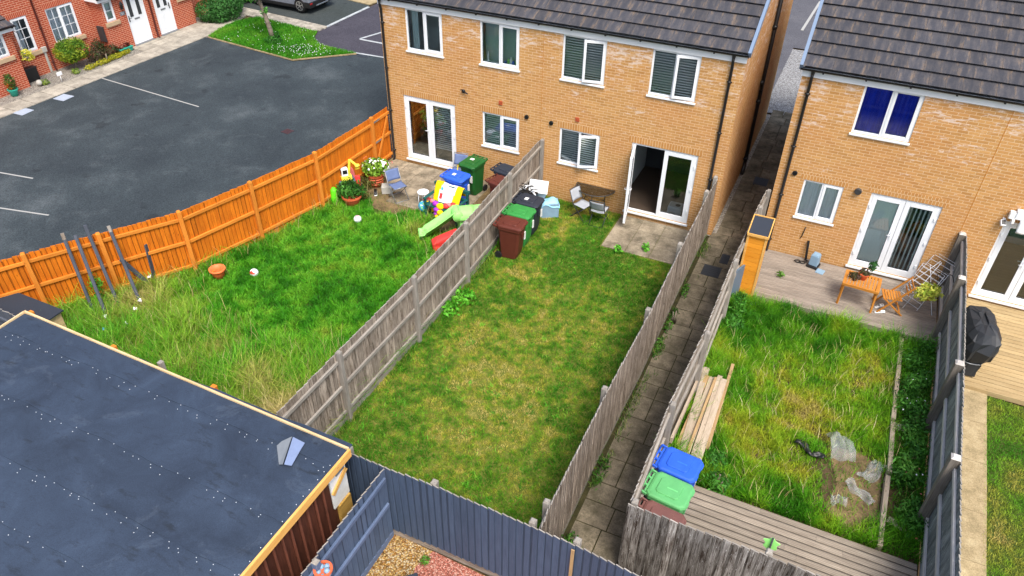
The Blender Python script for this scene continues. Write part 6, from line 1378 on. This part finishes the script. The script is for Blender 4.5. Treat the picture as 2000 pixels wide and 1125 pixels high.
ex = np.concatenate([np.stack([5.4 + np.abs(NP.normal(0, .06, 2200)), NP.uniform(-11.9, -.2, 2200)], 1), np.stack([10.24 - np.abs(NP.normal(0, .06, 2200)), NP.uniform(-11.9, -2, 2200)], 1), np.stack([NP.uniform(5.4, 10.2, 1200), -11.88 + np.abs(NP.normal(0, .07, 1200))], 1)])
ex = ex[fbm(ex[:, 0], ex[:, 1], 1.6, 81) > .42]; ecol = colour(len(ex), ['2a6412', '43801c', '7a9438', 'b0a860'], NP.random(len(ex)))
g = grass('mown_lawn_grass', [blades(xy, h, .0085, .9, col), blades(tx, .03 + .045 * NP.random(len(tx)), .014, 1.0, tcol), blades(ex, .07 + .13 * NP.random(len(ex)), .010, .6, ecol)]); tag(g, 'short mown grass of the middle garden, green with straw-coloured patches', 'grass', kind='stuff')
# left garden: soft green lawn, long seeding grass at the shed end and along the edges
xy = scatter(LAWN_L, 3300); x, y = xy.T
bare = (y > -2.75 + .35 * np.sin(x * 3) + .5 * (fbm(x, y, 2.2, 31) - .5)) & (x > -.1)
side = np.array([np.interp(-yy, [-2, .6, 3.6, 5.7, 7.6, 9.13, 10.45, 13], [.0, .0, -.1, -.58, -1.11, -2.07, -2.86, -4]) for yy in y]); dl_ = x - side
keep = (~bare) & (dl_ > .05); xy, x, y, dl_ = xy[keep], x[keep], y[keep], dl_[keep]
lng = np.clip(np.exp(-dl_ / .55) * .7 + np.clip((-y - 7.9) / 1.6, 0, 1) * (1.0) - .6 * gauss(x, y, [(1.8, -7.0, 1.3, .6), (2.6, -8.2, 1.0, .5), (1.2, -5.5, 1.2, .5)]) + np.exp(-(5.3 - x) / .6) * .7 + .5 * np.exp(-((x - 3.1) ** 2 + (y + 3.2) ** 2) / .7), 0, 1)
lng = np.clip(lng * (.55 + .9 * fbm(x, y, 2.4, 33)), 0, 1.1)
f = .25 + .16 * lng * (fbm(x, y, 1.7, 34) + .25) + (fbm(x, y, 1.1, 35) - .5) * .5 + (fbm(x, y, 3.6, 37) - .5) * .75 + gauss(x, y, [(1.6, -9.7, .22, .5), (2.7, -10.1, .22, .5), (3.3, -10.2, .22, .5), (3.9, -10.4, .3, .4), (-2, -8.8, .5, .3), (-1.0, -9.0, .5, .3), (2.6, -5.2, .4, .15), (3.3, -3.3, .6, .2), (4.6, -11, .6, .55)])
col = colour(len(x), ['2c700f', '449218', '66a828', '80a82e', '9caa48', 'b8ae68', 'c6b880'], f)
h = (.05 + .09 * NP.random(len(x))) * (1 + 3.4 * lng * NP.random(len(x))) * (.4 + 1.25 * vnoise(x, y, 5.5, 36))
p1 = blades(xy, h, .014, .8, col)
k_ = NP.random(len(x)) < lng * .045; sx = xy[k_]; hs = .35 + .3 * NP.random(len(sx)); cs_ = colour(len(sx), ['8a8a4a', 'b3a468', 'd2c496'], NP.random(len(sx)))
p2 = blades(sx, hs, .010, .35, cs_)
g = grass('long_lawn_grass', [p1, p2]); tag(g, 'unmown grass of the left garden, long and seeding towards the shed', 'grass', kind='stuff')
# right garden: rank grass full of seed heads
xy = scatter(LAWN_R, 3800); x, y = xy.T
edge_y = (y < -2.55 + .1 * np.sin(x * 5)) & (y > -8.68)
soilpatch = gauss(x, y, [(14.75, -7.05, .42, 1.2), (14.8, -7.9, .36, 1.2), (15.05, -7.4, .34, 1.)]); bedm = (x > 15.38)
plank_m = (x > 11.6) & (x < 12.1) & (y < -5.9) & (y > -8.3)
keep = edge_y & (NP.random(len(x)) > np.clip(soilpatch * 1.2, 0, .93)) & (~(bedm & (NP.random(len(x)) > .35))) & (~(plank_m & (NP.random(len(x)) > .15))); xy, x, y = xy[keep], x[keep], y[keep]
f = .38 + (fbm(x, y, 1.2, 41) - .5) * 1.0 + (fbm(x, y, 5, 47) - .5) * .6 + .55 * gauss(x, y, [(13.3, -5.6, .7, .28), (13.2, -7.3, .6, .3), (14.4, -4.6, .6, .25), (13.6, -6.4, .6, .25), (14.7, -5.8, .5, .25)]) - gauss(x, y, [(12.1, -3.4, .7, .3), (12.3, -6, .5, .2), (12.3, -8.2, .6, .25), (13.5, -8.4, .6, .2), (13.6, -3, .7, .2)])
f = np.where(x > 15.38, .12, f)
col = colour(len(x), ['34720f', '549418', '7aa822', '9cac2c', 'b0aa40', 'bcb068'], f)
tall = np.clip(.5 + 1.0 * np.exp(-(-2.5 - y) / .5) + .8 * np.exp(-(x - 11.6) / .7) + .5 * np.exp(-(y + 8.7) / .5) + .4 * (x > 15.3), 0, 1.5)
h = tall * (.11 + .15 * NP.random(len(x))) * (.75 + .7 * fbm(x, y, 1.6, 42)) * (.45 + 1.1 * vnoise(x, y, 4.5, 45)) * (1 - .45 * np.clip(f - .4, 0, 1))
p1 = blades(xy, h, .0115, .7, col)
k_ = NP.random(len(x)) < .022 * np.clip(fbm(x, y, 1.9, 44) * 2 - .3, 0, 1.5); sx = xy[k_]; hs = .2 + .22 * NP.random(len(sx)); cs_ = colour(len(sx), ['9a9a50', 'c2b47a', 'dccfa4'], NP.random(len(sx))); p2 = blades(sx, hs, .010, .5, cs_)
g = grass('overgrown_grass', [p1, p2]); tag(g, 'overgrown yellow-green grass of the right garden with pale seed heads', 'grass', kind='stuff')
# far right lawn and the verge
xy = scatter([(17.2, -3.66), (19.0, -3.75), (19.0, -9.5), (16.95, -9.5), (17.1, -5)], 3000); x, y = xy.T
f = .35 + (fbm(x, y, 1.4, 51) - .5) * 1.2 + gauss(x, y, [(17.4, -4.4, .4, .35), (17.3, -6.4, .4, .3), (17.2, -7.5, .3, .3)])
col = colour(len(x), ['3a7c12', '5a9a1e', '80a42c', 'a4a444', 'bcaa62'], f); g = grass('trimmed_grass', [blades(xy, .03 + .03 * NP.random(len(x)), .009, .8, col)]); tag(g, 'trimmed grass beyond the concrete path at the right edge', 'grass', kind='stuff')
xy = scatter(VERGE, 1500); x, y = xy.T; f = .3 + (fbm(x, y, .9, 61) - .5) * .9
col = colour(len(x), ['2c7010', '449018', '6a9e2a', '94a048'], f); p1 = blades(xy, .05 + .06 * NP.random(len(x)), .016, .7, col); p1[0][:, 2] += .02
g = grass('verge_grass', [p1]); tag(g, 'bright verge grass around the young tree', 'grass', kind='stuff')
m = MB()
for i in range(230):
    if random.random() < .6: px, py = random.gauss(-8.6, .8), random.gauss(6.5, .4)
    else: px, py = random.uniform(-13, -7), random.uniform(6, 9)
    if inpoly(np.array([px]), np.array([py]), VERGE)[0]: m.lathe([(.001, .125), (.009, .118), (.012, .105)], (px, py, 0), 5)
tag(m.build('clover_flowers', 'cloth_white'), 'scattered white clover heads in the verge grass', 'clover', kind='stuff')
# grass creeping over slabs and fence feet
xs = np.concatenate([NP.normal(10.44, .07, 2600), NP.normal(11.32, .05, 1200), NP.normal(10.62, .16, 900)]); ys_ = np.concatenate([-11.8 + 11.5 * NP.random(2600), -10.8 + 10.5 * NP.random(1200), NP.normal(-11.2, .4, 900)])
q = fbm(xs, ys_, 1.3, 71) > .5; xy = np.stack([xs, ys_], 1)[q]; col = colour(len(xy), ['24500f', '3a7018', '66803a', '8a8450'], NP.random(len(xy))); p1 = blades(xy, .06 + .12 * NP.random(len(xy)), .010, .7, col)
xy2 = np.stack([NP.uniform(0, 4.6, 1500), NP.normal(-2.75, .35, 1500)], 1); q = fbm(xy2[:, 0], xy2[:, 1], 2.3, 73) > .52; xy2 = xy2[q]; col2 = colour(len(xy2), ['3a7018', '66803a', '9a9058'], NP.random(len(xy2))); p2 = blades(xy2, .03 + .08 * NP.random(len(xy2)), .010, .8, col2)
g = grass('creeping_grass', [p1, p2]); tag(g, 'stray grass along the passage edges and the worn patio edge', 'grass', kind='stuff')
